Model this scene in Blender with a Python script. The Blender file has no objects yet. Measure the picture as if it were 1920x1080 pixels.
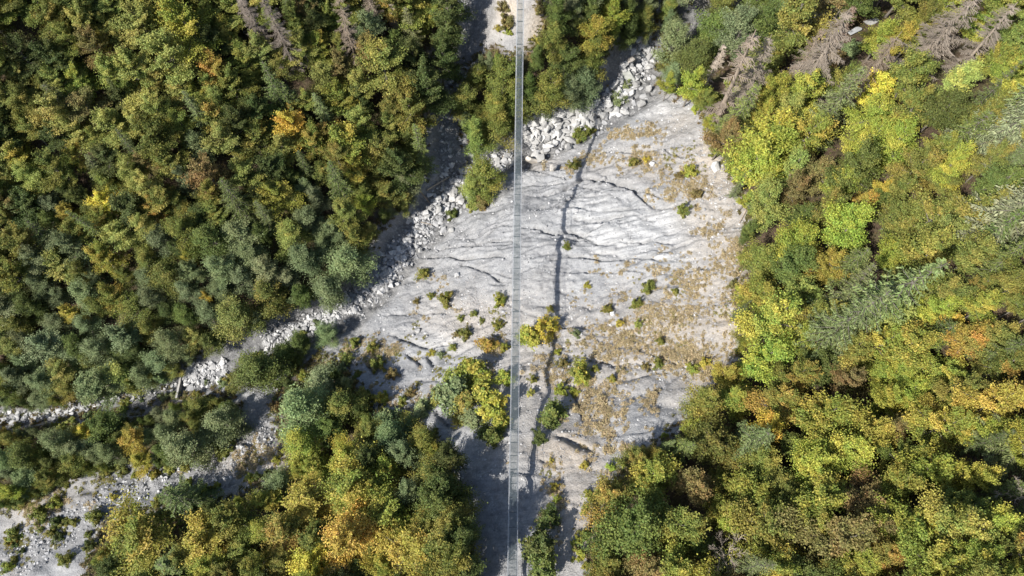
import bpy, bmesh, math, random
import numpy as np
from mathutils import Vector, Matrix

# ------------------------------------------------------------------ camera, sky, sun, exposure
scene = bpy.context.scene
COL = scene.collection
TILT = math.radians(22.0)
CAMZ, FOC = 120.0, 1297.0                 # camera height, focal length in photograph pixels (1920 wide)
cam_d = bpy.data.cameras.new('camera')
cam_d.sensor_width = 36.0
cam_d.lens = 36.0 * FOC / 1920.0
cam_d.clip_start, cam_d.clip_end = 0.5, 2000.0
cam = bpy.data.objects.new('camera', cam_d)
COL.objects.link(cam)
cam.location = (0, 0, CAMZ)
cam.rotation_euler = (TILT, 0, 0)
scene.camera = cam

SUN_EL = math.radians(43.0)
TO_SUN = Vector((-0.80, -0.60, 0)).normalized() * math.cos(SUN_EL) + Vector((0, 0, math.sin(SUN_EL)))
world = bpy.data.worlds.new('World')
scene.world = world
world.use_nodes = True
wn = world.node_tree.nodes
sky = wn.new('ShaderNodeTexSky')
sky.sky_type = 'NISHITA'
sky.sun_disc = False
sky.sun_elevation = SUN_EL
sky.sun_rotation = math.atan2(TO_SUN.x, TO_SUN.y)
wn['Background'].inputs['Strength'].default_value = 0.092
world.node_tree.links.new(sky.outputs[0], wn['Background'].inputs['Color'])
sun_d = bpy.data.lights.new('sun', 'SUN')
sun_d.energy = 4.5
sun_d.angle = math.radians(0.55)
sun_d.color = (1.0, 0.955, 0.89)
sun = bpy.data.objects.new('sun', sun_d)
COL.objects.link(sun)
sun.rotation_euler = TO_SUN.to_track_quat('Z', 'Y').to_euler()
scene.view_settings.view_transform = 'Standard'
scene.view_settings.look = 'None'
scene.view_settings.exposure = 0.80
scene.view_settings.gamma = 1.0
scene.view_settings.use_curve_mapping = False
scene.render.engine = 'CYCLES'
scene.cycles.max_bounces = 6
scene.cycles.diffuse_bounces = 3
scene.cycles.transmission_bounces = 3

RNG = np.random.default_rng(7)
random.seed(7)

# ------------------------------------------------------------------ small helpers
def lin(c):
    c = np.asarray(c, float) / 255.0
    return np.where(c <= 0.04045, c / 12.92, ((c + 0.055) / 1.055) ** 2.4)

CT, ST = math.cos(TILT), math.sin(TILT)
def ray(px, py):
    px, py = np.asarray(px, float), np.asarray(py, float)
    cx, cy = (px - 960) / FOC, -(py - 540) / FOC
    return np.stack([cx, cy * CT + ST, cy * ST - CT], -1)          # camera -z tilted towards +y
def project(p):
    p = np.asarray(p, float)
    dx, dy, dz = p[..., 0], p[..., 1], p[..., 2] - CAMZ
    yc, zc = dy * CT + dz * ST, -dy * ST + dz * CT
    d = np.maximum(-zc, 1e-3)
    return np.stack([960 + FOC * dx / d, 540 - FOC * yc / d], -1), d
def at_z(px, py, z):
    r = ray(px, py)
    t = (np.asarray(z, float) - CAMZ) / r[..., 2]
    return np.stack([r[..., 0] * t, r[..., 1] * t, np.broadcast_to(z, t.shape)], -1)

_tab = np.random.default_rng(3).random((256, 256))
def vnoise(x, y, s=0):
    x, y = np.asarray(x, float) + s * 17.31, np.asarray(y, float) + s * 9.77
    xi, yi = np.floor(x).astype(int), np.floor(y).astype(int)
    fx, fy = x - xi, y - yi
    fx, fy = fx * fx * (3 - 2 * fx), fy * fy * (3 - 2 * fy)
    a, b = _tab[xi & 255, yi & 255], _tab[(xi + 1) & 255, yi & 255]
    c, d = _tab[xi & 255, (yi + 1) & 255], _tab[(xi + 1) & 255, (yi + 1) & 255]
    return (a + (b - a) * fx) * (1 - fy) + (c + (d - c) * fx) * fy
def fbm(x, y, o=4, s=0):
    v, a, t = 0.0, 0.5, 0.0
    for i in range(o):
        v = v + a * vnoise(x * 2 ** i, y * 2 ** i, s + i)
        t += a
        a *= 0.5
    return v / t
def smooth(a, b, x):
    t = np.clip((x - a) / (b - a), 0, 1)
    return t * t * (3 - 2 * t)
def seg_dist(P, poly):
    """distance of the points P (N,2) to a polyline, and the share of its length at the foot point"""
    poly = np.asarray(poly, float)
    best, bt = np.full(len(P), 1e9), np.zeros(len(P))
    L = np.concatenate([[0], np.cumsum(np.linalg.norm(np.diff(poly, axis=0), axis=1))])
    for i in range(len(poly) - 1):
        a, d = poly[i], poly[i + 1] - poly[i]
        t = np.clip(((P - a) @ d) / max(d @ d, 1e-9), 0, 1)
        r = np.linalg.norm(P - a - t[:, None] * d, axis=1)
        m = r < best
        best[m] = r[m]
        bt[m] = (L[i] + t[m] * (L[i + 1] - L[i])) / L[-1]
    return best, bt
def inside(P, poly):
    P, poly = np.asarray(P, float), np.asarray(poly, float)
    res = np.zeros(len(P), bool)
    j = len(poly) - 1
    for i in range(len(poly)):
        xi, yi = poly[i]
        xj, yj = poly[j]
        res ^= ((yi > P[:, 1]) != (yj > P[:, 1])) & (P[:, 0] < (xj - xi) * (P[:, 1] - yi) / (yj - yi + 1e-12) + xi)
        j = i
    return res
def resample(poly, step):
    poly = np.asarray(poly, float)
    L = np.concatenate([[0], np.cumsum(np.linalg.norm(np.diff(poly, axis=0), axis=1))])
    s = np.linspace(0, L[-1], max(2, int(L[-1] / step) + 1))
    return np.stack([np.interp(s, L, poly[:, k]) for k in range(poly.shape[1])], -1)

def mesh_from(name, V, faces_flat, n_per, mat, attrs=None, smooth_shade=False):
    """V (n,3); faces_flat int array of loops; n_per loops per face; attrs {name: per-vertex floats}"""
    me = bpy.data.meshes.new(name)
    V = np.asarray(V, np.float32)
    F = np.asarray(faces_flat, np.int32).ravel()
    nf = len(F) // n_per
    me.vertices.add(len(V))
    me.vertices.foreach_set('co', V.ravel())
    me.loops.add(len(F))
    me.loops.foreach_set('vertex_index', F)
    me.polygons.add(nf)
    me.polygons.foreach_set('loop_start', np.arange(nf, dtype=np.int32) * n_per)
    me.polygons.foreach_set('loop_total', np.full(nf, n_per, np.int32))
    me.polygons.foreach_set('use_smooth', np.full(nf, smooth_shade, bool))
    for k, v in (attrs or {}).items():
        v = np.asarray(v, np.float32)
        a = me.attributes.new(k, 'FLOAT', 'POINT')
        a.data.foreach_set('value', v)
    me.update(calc_edges=True)
    me.materials.append(mat)
    return me

def link(name, data, parent=None, loc=None):
    o = bpy.data.objects.new(name, data)
    COL.objects.link(o)
    if parent is not None:
        o.parent = parent
    if loc is not None:
        o.location = loc
    return o
def tag(o, label=None, cat=None, group=None, kind=None):
    if label: o['label'] = label
    if cat: o['category'] = cat
    if group: o['group'] = group
    if kind: o['kind'] = kind
    return o

class Tubes:
    """collects tapered tubes into one mesh"""
    def __init__(s, sides=5):
        s.V, s.F, s.n, s.k, s.T = [], [], 0, sides, []
    def add(s, pts, rad, tint=0.5):
        pts = np.asarray(pts, float)
        rad = np.broadcast_to(rad, len(pts))
        k = s.k
        d = np.gradient(pts, axis=0)
        d /= np.linalg.norm(d, axis=1)[:, None] + 1e-9
        ref = np.array([0, 0, 1.0]) if abs(d[0][2]) < 0.9 else np.array([1.0, 0, 0])
        u = np.cross(d, ref); u /= np.linalg.norm(u, axis=1)[:, None] + 1e-9
        v = np.cross(d, u)
        a = np.arange(k) * 2 * math.pi / k
        ring = pts[:, None] + rad[:, None, None] * (np.cos(a)[None, :, None] * u[:, None] + np.sin(a)[None, :, None] * v[:, None])
        m = len(pts)
        idx = s.n + np.arange(m * k).reshape(m, k)
        q = np.stack([idx[:-1], np.roll(idx, -1, 1)[:-1], np.roll(idx, -1, 1)[1:], idx[1:]], -1).reshape(-1, 4)
        s.V.append(ring.reshape(-1, 3)); s.F.append(q); s.n += m * k
        s.T.append(np.full(m * k, tint))
    def mesh(s, name, mat, smooth_shade=True):
        return mesh_from(name, np.concatenate(s.V), np.concatenate(s.F), 4, mat, {'tint': np.concatenate(s.T)}, smooth_shade)

def box_arrays(x0, x1, y0, y1, z0, z1):
    V = np.array([(x, y, z) for z in (z0, z1) for y in (y0, y1) for x in (x0, x1)], float)
    F = np.array([(0, 2, 3, 1), (4, 5, 7, 6), (0, 1, 5, 4), (2, 6, 7, 3), (0, 4, 6, 2), (1, 3, 7, 5)])
    return V, F
class Boxes:
    def __init__(s): s.V, s.F, s.n = [], [], 0
    def add(s, *b):
        V, F = box_arrays(*b)
        s.V.append(V); s.F.append(F + s.n); s.n += 8
    def mesh(s, name, mat): return mesh_from(name, np.concatenate(s.V), np.concatenate(s.F), 4, mat)

# ------------------------------------------------------------------ materials
def new_mat(name):
    m = bpy.data.materials.new(name)
    m.use_nodes = True
    nt = m.node_tree
    return m, nt, nt.nodes, nt.links, nt.nodes['Principled BSDF']
def node(nt, t, **kw):
    n = nt.nodes.new(t)
    for k, v in kw.items(): setattr(n, k, v)
    return n
def math_node(nt, op, a, b=None, clamp=False):
    n = node(nt, 'ShaderNodeMath', operation=op, use_clamp=clamp)
    for i, v in enumerate((a, b)):
        if v is None: continue
        if isinstance(v, (int, float)): n.inputs[i].default_value = v
        else: nt.links.new(v, n.inputs[i])
    return n.outputs[0]
def mix_col(nt, f, a, b, blend='MIX'):
    n = node(nt, 'ShaderNodeMix', data_type='RGBA', blend_type=blend)
    for s, v in ((n.inputs[0], f), (n.inputs[6], a), (n.inputs[7], b)):
        if isinstance(v, (int, float)): s.default_value = v
        elif isinstance(v, (tuple, list, np.ndarray)): s.default_value = (*[float(q) for q in v[:3]], 1)
        else: nt.links.new(v, s)
    return n.outputs[2]
def noise(nt, scale, detail=4, rough=0.55, vec=None, dist=0.0):
    n = node(nt, 'ShaderNodeTexNoise')
    n.inputs['Scale'].default_value = scale
    n.inputs['Detail'].default_value = detail
    n.inputs['Roughness'].default_value = rough
    n.inputs['Distortion'].default_value = dist
    if vec is not None: nt.links.new(vec, n.inputs['Vector'])
    return n.outputs['Fac']
def ramp(nt, fac, a, b):
    n = node(nt, 'ShaderNodeMapRange')
    n.inputs['From Min'].default_value, n.inputs['From Max'].default_value = a, b
    nt.links.new(fac, n.inputs['Value'])
    return n.outputs['Result']

def leaf_material(name, trans=0.3, rough=0.55):
    """leaf colour = the crown's own colour, moved towards its autumn colour by lobe, varied leaf by leaf"""
    m, nt, N, L, P = new_mat(name)
    base = node(nt, 'ShaderNodeObjectInfo').outputs['Color']
    aut = node(nt, 'ShaderNodeAttribute', attribute_type='OBJECT', attribute_name='autumn').outputs['Color']
    turn = node(nt, 'ShaderNodeAttribute', attribute_type='GEOMETRY', attribute_name='turn').outputs['Fac']
    tint = node(nt, 'ShaderNodeAttribute', attribute_type='GEOMETRY', attribute_name='tint').outputs['Fac']
    c = mix_col(nt, turn, base, aut)
    hsv = node(nt, 'ShaderNodeHueSaturation')
    L.new(c, hsv.inputs['Color'])
    hsv.inputs['Saturation'].default_value = 0.89
    nh = node(nt, 'ShaderNodeMapRange')
    nh.inputs['To Min'].default_value, nh.inputs['To Max'].default_value = 0.482, 0.518
    L.new(tint, nh.inputs['Value'])
    L.new(nh.outputs[0], hsv.inputs['Hue'])
    nv = node(nt, 'ShaderNodeMapRange')
    nv.inputs['To Min'].default_value, nv.inputs['To Max'].default_value = 0.55, 1.4
    wob = math_node(nt, 'FRACT', math_node(nt, 'MULTIPLY', tint, 7.31))
    L.new(wob, nv.inputs['Value'])
    L.new(nv.outputs[0], hsv.inputs['Value'])
    L.new(hsv.outputs[0], P.inputs['Base Color'])
    P.inputs['Roughness'].default_value = rough
    P.inputs['Specular IOR Level'].default_value = 0.25
    tr = node(nt, 'ShaderNodeBsdfTranslucent')
    L.new(hsv.outputs[0], tr.inputs['Color'])
    mx = node(nt, 'ShaderNodeMixShader')
    mx.inputs[0].default_value = trans
    L.new(P.outputs[0], mx.inputs[1]); L.new(tr.outputs[0], mx.inputs[2])
    L.new(mx.outputs[0], N['Material Output'].inputs['Surface'])
    return m
M_LEAF = leaf_material('broad_leaf', 0.32)
M_NEEDLE = leaf_material('needle', 0.12, 0.6)

def simple_noise_mat(name, c1, c2, scale, rough=0.85, spec=0.2, bump=0.0, metal=0.0, use_obj_color=False):
    m, nt, N, L, P = new_mat(name)
    tc = node(nt, 'ShaderNodeTexCoord').outputs['Object']
    f = ramp(nt, noise(nt, scale, 5, 0.6, tc), 0.3, 0.7)
    c = mix_col(nt, f, c1, c2)
    if use_obj_color:
        c = mix_col(nt, 1.0, c, node(nt, 'ShaderNodeObjectInfo').outputs['Color'], 'MULTIPLY')
    L.new(c, P.inputs['Base Color'])
    P.inputs['Roughness'].default_value = rough
    P.inputs['Specular IOR Level'].default_value = spec
    P.inputs['Metallic'].default_value = metal
    if bump:
        b = node(nt, 'ShaderNodeBump')
        b.inputs['Strength'].default_value = bump
        b.inputs['Distance'].default_value = 0.1
        L.new(noise(nt, scale * 3, 5, 0.6, tc), b.inputs['Height'])
        L.new(b.outputs[0], P.inputs['Normal'])
    return m
M_BARK = simple_noise_mat('bark', (0.10, 0.085, 0.07), (0.21, 0.19, 0.165), 3.0)
M_DEADWOOD = simple_noise_mat('dead_wood', (0.215, 0.18, 0.142), (0.36, 0.305, 0.25), 1.2, use_obj_color=True)
M_ROCK = simple_noise_mat('limestone', (0.28, 0.28, 0.278), (0.46, 0.455, 0.445), 1.4, bump=0.5, use_obj_color=True)
M_STEEL = simple_noise_mat('galvanised_steel', (0.19, 0.23, 0.24), (0.27, 0.315, 0.325), 3.0, rough=0.5, spec=0.5, metal=0.25)
M_BEAM = simple_noise_mat('dark_steel', (0.10, 0.12, 0.13), (0.17, 0.19, 0.20), 3.0, rough=0.55, spec=0.4, metal=0.25)
M_CABLE = simple_noise_mat('steel_cable', (0.42, 0.44, 0.455), (0.53, 0.55, 0.565), 6.0, rough=0.4, spec=0.5, metal=0.2)
M_CONCRETE = simple_noise_mat('weathered_concrete', (0.32, 0.31, 0.295), (0.46, 0.445, 0.42), 2.0, bump=0.2)
M_STRAW = leaf_material('dry_grass_blade', 0.25, 0.7)

# ------------------------------------------------------------------ terrain: control heights (pixel x, pixel y, height)
CTRL = [
 # torrent bed
 (1700,-60,16),(1450,10,11),(1320,50,8),(1200,100,4.5),(1180,180,3),(1050,240,0.5),(965,285,-0.5),(850,365,-2),(760,460,-3),(690,540,-4),(560,620,-5),(440,675,-6),
 (340,712,-7),(200,748,-8.5),(0,785,-10),(-200,805,-12),
 # side gully above
 (830,300,-0.5),(815,220,4),(840,120,9),(890,50,13),(870,-40,17),
 # bank above the torrent, beside the bridge
 (1000,-60,27),(1000,0,23.5),(1000,60,18),(1000,130,11),(1005,210,4),(930,200,4.5),(1090,120,9),(1090,20,18),(1180,40,13),
 # upper right
 (1300,-30,14),(1300,120,9),(1450,120,16),(1600,40,20),(1600,150,24),(1800,40,30),(1920,20,36),(2100,-40,46),
 # scar
 (1250,190,9),(1200,250,8.5),(1300,260,13),(1100,300,4.5),(1000,330,1.8),(960,400,5.0),(1100,400,8.5),(1200,400,12.5),(1300,400,16.5),
 (900,450,2.0),(830,520,0.2),(960,510,7.6),(1100,500,11),(1200,500,15),(1300,530,19),(780,600,0),(700,620,-2.2),(860,620,4.2),(960,620,8.5),
 (1060,620,12),(1160,640,16),(1270,650,20),(1360,650,24),(960,720,13),(1060,720,16),(1160,740,20),(1260,740,23.5),(960,820,18),(1080,830,21),
 (960,920,22),(1060,940,25),(960,1040,25.5),(960,1140,28.5),(880,940,17.5),(870,830,12.5),
 # right wooded slope
 (1400,300,18),(1400,450,21),(1420,600,26.5),(1380,750,28),(1250,880,29),(1180,1000,31),(1150,1120,34),(1550,250,25),(1550,450,28),(1550,650,32),
 (1550,850,36),(1500,1050,41),(1750,200,34),(1750,450,37),(1750,700,41),(1750,950,46),(1920,300,44),(1920,600,48),(1920,900,52),(1920,1120,56),(2150,500,62),(2150,1100,70),
 # left wooded bank
 (720,380,1.5),(640,480,0),(740,200,8),(720,60,15),(600,560,-3),(560,400,5),(560,200,12),(560,30,20),(380,560,1),(380,350,10),(380,150,18),(380,0,25),
 (180,640,-4),(180,450,6),(180,250,16),(180,50,26),(0,650,-5),(0,450,6),(0,250,18),(0,50,30),(-250,600,0),(-250,300,20),(-250,0,38),
 # strip and gully below the torrent
 (480,720,-5),(330,800,-6.5),(150,850,-8),(0,880,-9),(500,820,-2.5),(380,880,-4.5),(220,920,-6),(80,1010,-7.5),(-60,1090,-9),(-250,950,-12),
 (620,700,-1.5),(760,720,3),(600,850,3),(740,850,8),(520,960,4.5),(680,1000,11),(820,1060,19),(330,980,-1),(200,1060,-2),(400,1090,5),(600,1120,11),(50,1140,-4),
]
C = np.array(CTRL, float)
cw = at_z(C[:, 0], C[:, 1], C[:, 2])
ring = np.array([(-260, -120, 20), (-260, 60, 25), (-260, 220, 95), (-100, 260, 100), (60, 270, 95), (260, 260, 120), (270, 80, 118), (270, -100, 118), (120, -130, 95),
                 (0, -130, 75), (-120, -130, 30), (-150, -60, -4), (0, -45, 40), (70, -40, 55), (130, -40, 78), (60, 180, 48), (-60, 180, 55), (150, 160, 75)], float)
cw = np.concatenate([cw, ring])
def tps_fit(P, z, lam):
    n = len(P)
    r2 = ((P[:, None] - P[None]) ** 2).sum(-1)
    K = 0.5 * r2 * np.log(r2 + 1e-9)
    A = np.zeros((n + 3, n + 3))
    A[:n, :n] = K + lam * np.eye(n)
    A[:n, n] = 1; A[:n, n + 1:] = P
    A[n:, :n] = A[:n, n:].T
    return np.linalg.solve(A, np.concatenate([z, np.zeros(3)]))
SC = 50.0
_w = tps_fit(cw[:, :2] / SC, cw[:, 2], 0.012)
def tps(x, y):
    P = np.stack([np.ravel(x), np.ravel(y)], -1) / SC
    out = np.empty(len(P))
    Q = cw[:, :2] / SC
    for i in range(0, len(P), 40000):
        p = P[i:i + 40000]
        r2 = ((p[:, None] - Q[None]) ** 2).sum(-1)
        out[i:i + 40000] = (0.5 * r2 * np.log(r2 + 1e-9)) @ _w[:-3] + _w[-3] + p @ _w[-2:]
    return out.reshape(np.shape(x))
# regular lookup of the smooth terrain
GX, GY = np.arange(-300, 301, 1.5), np.arange(-150, 301, 1.5)
_gx, _gy = np.meshgrid(GX, GY)
GZ = tps(_gx, _gy)
def bil(G, x, y):
    x, y = np.asarray(x, float), np.asarray(y, float)
    u = np.clip((x - GX[0]) / 1.5, 0, len(GX) - 1.001); v = np.clip((y - GY[0]) / 1.5, 0, len(GY) - 1.001)
    i, j = u.astype(int), v.astype(int)
    a, b = u - i, v - j
    return (G[j, i] * (1 - a) + G[j, i + 1] * a) * (1 - b) + (G[j + 1, i] * (1 - a) + G[j + 1, i + 1] * a) * b
def hit(px, py, above=0.0):
    """point where the ray of a photograph pixel meets the smooth terrain raised by `above`"""
    px, py = np.asarray(px, float), np.asarray(py, float)
    r = ray(px, py)
    z = np.full(px.shape, 10.0)
    for _ in range(60):
        t = (z - CAMZ) / r[..., 2]
        zn = bil(GZ, r[..., 0] * t, r[..., 1] * t) + above
        z = z + 0.5 * (zn - z)
    t = (z - CAMZ) / r[..., 2]
    return np.stack([r[..., 0] * t, r[..., 1] * t, z], -1)
def px_line(pts): return hit(*np.array(pts, float).T)[:, :2]

# outlines drawn over the photograph, laid onto the terrain
TORRENT_PX = [(1560,10),(1400,30),(1300,60),(1225,90),(1195,120),(1180,175),(1120,205),(1050,235),(990,265),(955,295),(890,318),(845,365),(800,420),(755,470),(710,530),(650,580),(540,625),(440,672),(340,708),(220,742),(100,770),(0,785),(-150,800)]
GULLY_PX = [(880,-60),(905,40),(870,110),(845,200),(840,290),(850,350)]
TRACK_PX = [(640,650),(560,720),(510,800),(430,875),(300,895),(210,925),(130,985),(40,1040),(-80,1110)]
TORRENT, GULLY, TRACK = px_line(TORRENT_PX), px_line(GULLY_PX), px_line(TRACK_PX)
RILLS_PX = [
 ([(1240,395),(1190,355),(1130,338),(1100,330),(1055,350),(1030,362),(985,365)], 0.75, 0.75),
 ([(1245,372),(1195,358),(1150,335),(1125,320)], 0.45, 0.5),
 ([(1110,440),(1050,436),(1000,426),(985,424)], 0.7, 0.6),
 ([(960,448),(900,455),(860,462),(800,472)], 0.5, 0.5),
 ([(960,425),(935,423),(900,438),(850,445)], 0.4, 0.5),
 ([(955,485),(930,478),(865,489),(840,480),(780,477)], 0.6, 0.5),
 ([(950,528),(920,515),(880,500),(850,495)], 0.45, 0.5),
 ([(1260,485),(1200,482),(1120,486),(1060,480),(1000,487)], 0.5, 0.5),
 ([(1200,400),(1120,412),(1060,412)], 0.35, 0.6),
 ([(1330,270),(1250,275),(1180,280),(1120,283)], 0.5, 0.6),
 ([(810,655),(770,645),(745,630),(730,622)], 0.6, 0.6),
 ([(790,690),(770,665),(760,655)], 0.7, 0.6),
 ([(815,688),(800,665)], 0.6, 0.7),
 ([(705,705),(685,685)], 0.5, 0.5),
 ([(850,800),(835,785),(815,770)], 0.6, 0.8),
 ([(770,775),(755,765),(740,755)], 0.5, 0.6),
 ([(1100,790),(1080,740),(1070,715)], 0.45, 0.6),
 ([(1120,850),(1080,835),(1040,815)], 0.5, 0.8),
 ([(1035,880),(1010,865)], 0.35, 0.4),
 ([(1290,690),(1240,720),(1225,770)], 0.35, 0.7),
]
RILLS = [(resample(px_line(p), 1.0), d, w) for p, d, w in RILLS_PX]
for k, (r, d, w) in enumerate(RILLS):
    s = np.arange(len(r))
    r[:, 1] += (vnoise(s * 0.35, s * 0 + k, 5) - 0.5) * 1.2
_rg = np.random.default_rng(77)
for r, d, w in list(RILLS):                      # side branches that join each rill from uphill
    for _ in range(max(1, len(r) // 6)):
        p0 = r[_rg.integers(len(r))]
        n_ = int(_rg.integers(3, 8))
        ang = _rg.uniform(-.75, .75)
        st = np.cumsum(np.full((n_, 2), [math.cos(ang), math.sin(ang)]) * .9 + _rg.normal(0, .28, (n_, 2)), 0)
        RILLS.append((np.vstack([p0, p0 + st]), d * _rg.uniform(.35, .7), .38))
for _ in range(130):                             # many fine rain-cut rills fanning down the bare slope
    a_ = px_line([(_rg.uniform(760, 1340), _rg.uniform(240, 700))])[0]
    n_ = int(_rg.integers(4, 15))
    ang = math.pi + _rg.normal(0.12, .30)
    st = np.cumsum(np.full((n_, 2), [math.cos(ang), math.sin(ang)]) * 1.0 + _rg.normal(0, .22, (n_, 2)), 0)
    RILLS.append((np.vstack([a_, a_ + st]), _rg.uniform(.08, .34), _rg.uniform(.28, .45)))
SCAR_PX = [(1215,170),(1300,185),(1335,260),(1380,330),(1415,410),(1410,480),(1395,560),(1415,640),(1400,700),(1320,760),(1270,820),(1180,870),(1120,930),(1100,1010),(1095,1200),
           (870,1200),(845,1000),(850,880),(800,800),(690,760),(640,690),(560,690),(500,850),(330,900),(200,960),(180,1100),(-150,1250),(-150,1000),(0,930),(200,880),(330,770),(500,700),(650,590),(760,470),(850,370),(960,290),(1100,230)]
FOREST_LEFT = [(-260,-200),(845,-200),(845,0),(835,70),(800,120),(800,190),(770,250),(790,310),(770,370),(722,405),(685,460),(645,515),(588,553),(510,584),(432,622),(345,672),(325,700),(240,722),(130,760),(0,762),(-260,775)]
FOREST_TOP = [(860,130),(930,90),(955,110),(990,90),(1020,60),(1040,-200),(1260,-200),(1225,55),(1150,70),(1125,110),(1105,180),(1050,180),(1000,205),(940,245),(880,265),(858,210)]
FOREST_RIGHT = [(1250,-200),(1248,60),(1240,120),(1245,165),(1310,190),(1335,245),(1375,320),(1405,400),(1395,470),(1385,560),(1400,640),(1385,700),(1315,755),(1265,810),(1182,866),(1128,930),(1112,1000),(1105,1300),(2200,1300),(2200,-200)]
FOREST_LOW = [(520,770),(535,710),(600,676),(645,692),(685,770),(775,795),(830,835),(842,900),(856,980),(880,1040),(895,1300),(120,1300),(168,1050),(198,985),(330,945),(450,932),(535,892)]
STRIP_A = [(225,800),(330,747),(430,742),(445,772),(390,832),(300,876),(240,856)]
STRIP_B = [(-260,815),(0,805),(110,800),(215,770),(235,830),(205,872),(120,895),(50,940),(-260,1000)]
FORESTS = [FOREST_LEFT, FOREST_TOP, FOREST_RIGHT, FOREST_LOW, STRIP_A, STRIP_B]

def axis(lo, a, b, hi, fine, mid, midspan, far):
    return np.unique(np.round(np.concatenate([np.arange(lo, a - midspan, far), np.arange(a - midspan, a, mid), np.arange(a, b, fine), np.arange(b, b + midspan, mid), np.arange(b + midspan, hi + far, far)]), 3))
XS = axis(-290, -50, 50, 290, 0.24, 0.6, 62, 7)
YS = axis(-140, -4, 108, 290, 0.24, 0.65, 40, 7)
gx, gy = np.meshgrid(XS, YS)
gz = bil(GZ, gx, gy)
P2 = np.stack([gx.ravel(), gy.ravel()], -1)
PIX, _ = project(np.stack([gx, gy, gz], -1).reshape(-1, 3))

def soft_mask(poly, soft):
    ins = inside(PIX, poly)
    d = np.full(len(PIX), 1e9)
    near = (PIX[:, 0] > -400) & (PIX[:, 0] < 2400) & (PIX[:, 1] > -400) & (PIX[:, 1] < 1500)
    d[near], _ = seg_dist(PIX[near], list(poly) + [poly[0]])
    wob = (fbm(gx.ravel() * 0.35, gy.ravel() * 0.35, 4, 11) - 0.5) * soft * 2.5
    return smooth(-soft, soft, np.where(ins, d, -d) + wob)
scar = soft_mask(SCAR_PX, 16)
forest = np.zeros(len(PIX))
for f in FORESTS: forest = np.maximum(forest, soft_mask(f, 14))
forest = np.maximum(forest, ((PIX[:, 0] < -60) | (PIX[:, 0] > 1980) | (PIX[:, 1] < -60) | (PIX[:, 1] > 1300)).astype(float) * (1 - scar))

X, Y = gx.ravel(), gy.ravel()
dT, tT = seg_dist(P2, TORRENT)
dG, tG = seg_dist(P2, GULLY)
dK, tK = seg_dist(P2, TRACK)
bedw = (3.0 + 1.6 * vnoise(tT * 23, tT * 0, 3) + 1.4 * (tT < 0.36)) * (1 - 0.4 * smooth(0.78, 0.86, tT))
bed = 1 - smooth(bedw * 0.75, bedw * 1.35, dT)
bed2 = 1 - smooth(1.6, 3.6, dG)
track = 1 - smooth(3.0, 6.5, dK)
Z = gz.ravel().copy()
Z += (fbm(X / 13, Y / 13, 4, 1) - 0.5) * 2.2 * (0.35 + 0.65 * forest)
Z += (fbm(X / 2.2, Y / 2.2, 4, 2) - 0.5) * 0.55
Z += (fbm(X / 0.8, Y / 0.8, 2, 4) - 0.5) * 0.30 * (0.4 + 1.2 * vnoise(X / 6, Y / 6, 14))
Z -= bed * 1.25 + bed2 * 0.8 + track * 0.6
Z += bed * (fbm(X / 1.1, Y / 1.1, 3, 6) - 0.5) * 1.3
Z += (track + 0.5 * bed2) * (fbm(X / 0.9, Y / 0.9, 3, 8) - 0.5) * 1.1
Z += track * (fbm(X / 3.5, Y / 3.5, 3, 9) - 0.5) * 1.6
# water-cut marl: fine rills that run down the slope (towards -x), stronger where it is bare
wy = Y + 2.6 * fbm(X / 9, Y / 9, 3, 21) + 0.14 * X
rid = 1 - np.abs(2 * fbm(X / 9.0, wy / 1.25, 4, 22) - 1)
rid2 = 1 - np.abs(2 * fbm(X / 4.0, wy / 0.55, 3, 24) - 1)
marl = scar * smooth(0.35, 0.6, fbm(X / 15, Y / 15, 3, 31) + 0.25 * np.exp(-(((PIX[:, 0] - 1030) / 260) ** 2 + ((PIX[:, 1] - 420) / 130) ** 2)))
patch = smooth(0.42, 0.62, fbm(X / 5, Y / 5, 3, 61))
Z -= (scar * 0.25 + marl * 0.75) * (rid ** 8 * 0.26 * patch + rid2 ** 4 * 0.08 * patch)
u_ = wy / 3.6 + 0.35 * fbm(X / 3, Y / 3, 2, 96)
fl_ = np.floor(u_); fr_ = u_ - fl_
amp_ = 0.75 * smooth(0.48, 0.80, vnoise(X / 6 + fl_ * 3.1, fl_ * 1.7, 95)) * (0.45 + 0.55 * patch)
Z += (scar * 0.45 + marl * 0.55) * amp_ * fr_ * (1 - smooth(0.95, 1.0, fr_))
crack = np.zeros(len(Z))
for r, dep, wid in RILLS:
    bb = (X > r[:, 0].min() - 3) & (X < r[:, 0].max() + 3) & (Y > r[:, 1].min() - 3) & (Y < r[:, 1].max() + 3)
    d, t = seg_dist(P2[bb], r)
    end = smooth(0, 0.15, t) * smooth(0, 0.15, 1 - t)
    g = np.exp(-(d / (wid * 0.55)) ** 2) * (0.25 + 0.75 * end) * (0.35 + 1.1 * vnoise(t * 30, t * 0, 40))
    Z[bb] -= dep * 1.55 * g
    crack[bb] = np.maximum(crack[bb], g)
Z += scar * (fbm(X / 5.5, Y / 4.0, 3, 71) - 0.5) * 1.5
# hollow and nose low on the scar
Z += 1.4 * np.exp(-(((PIX[:, 0] - 1050) / 45) ** 2 + ((PIX[:, 1] - 850) / 30) ** 2))

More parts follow.
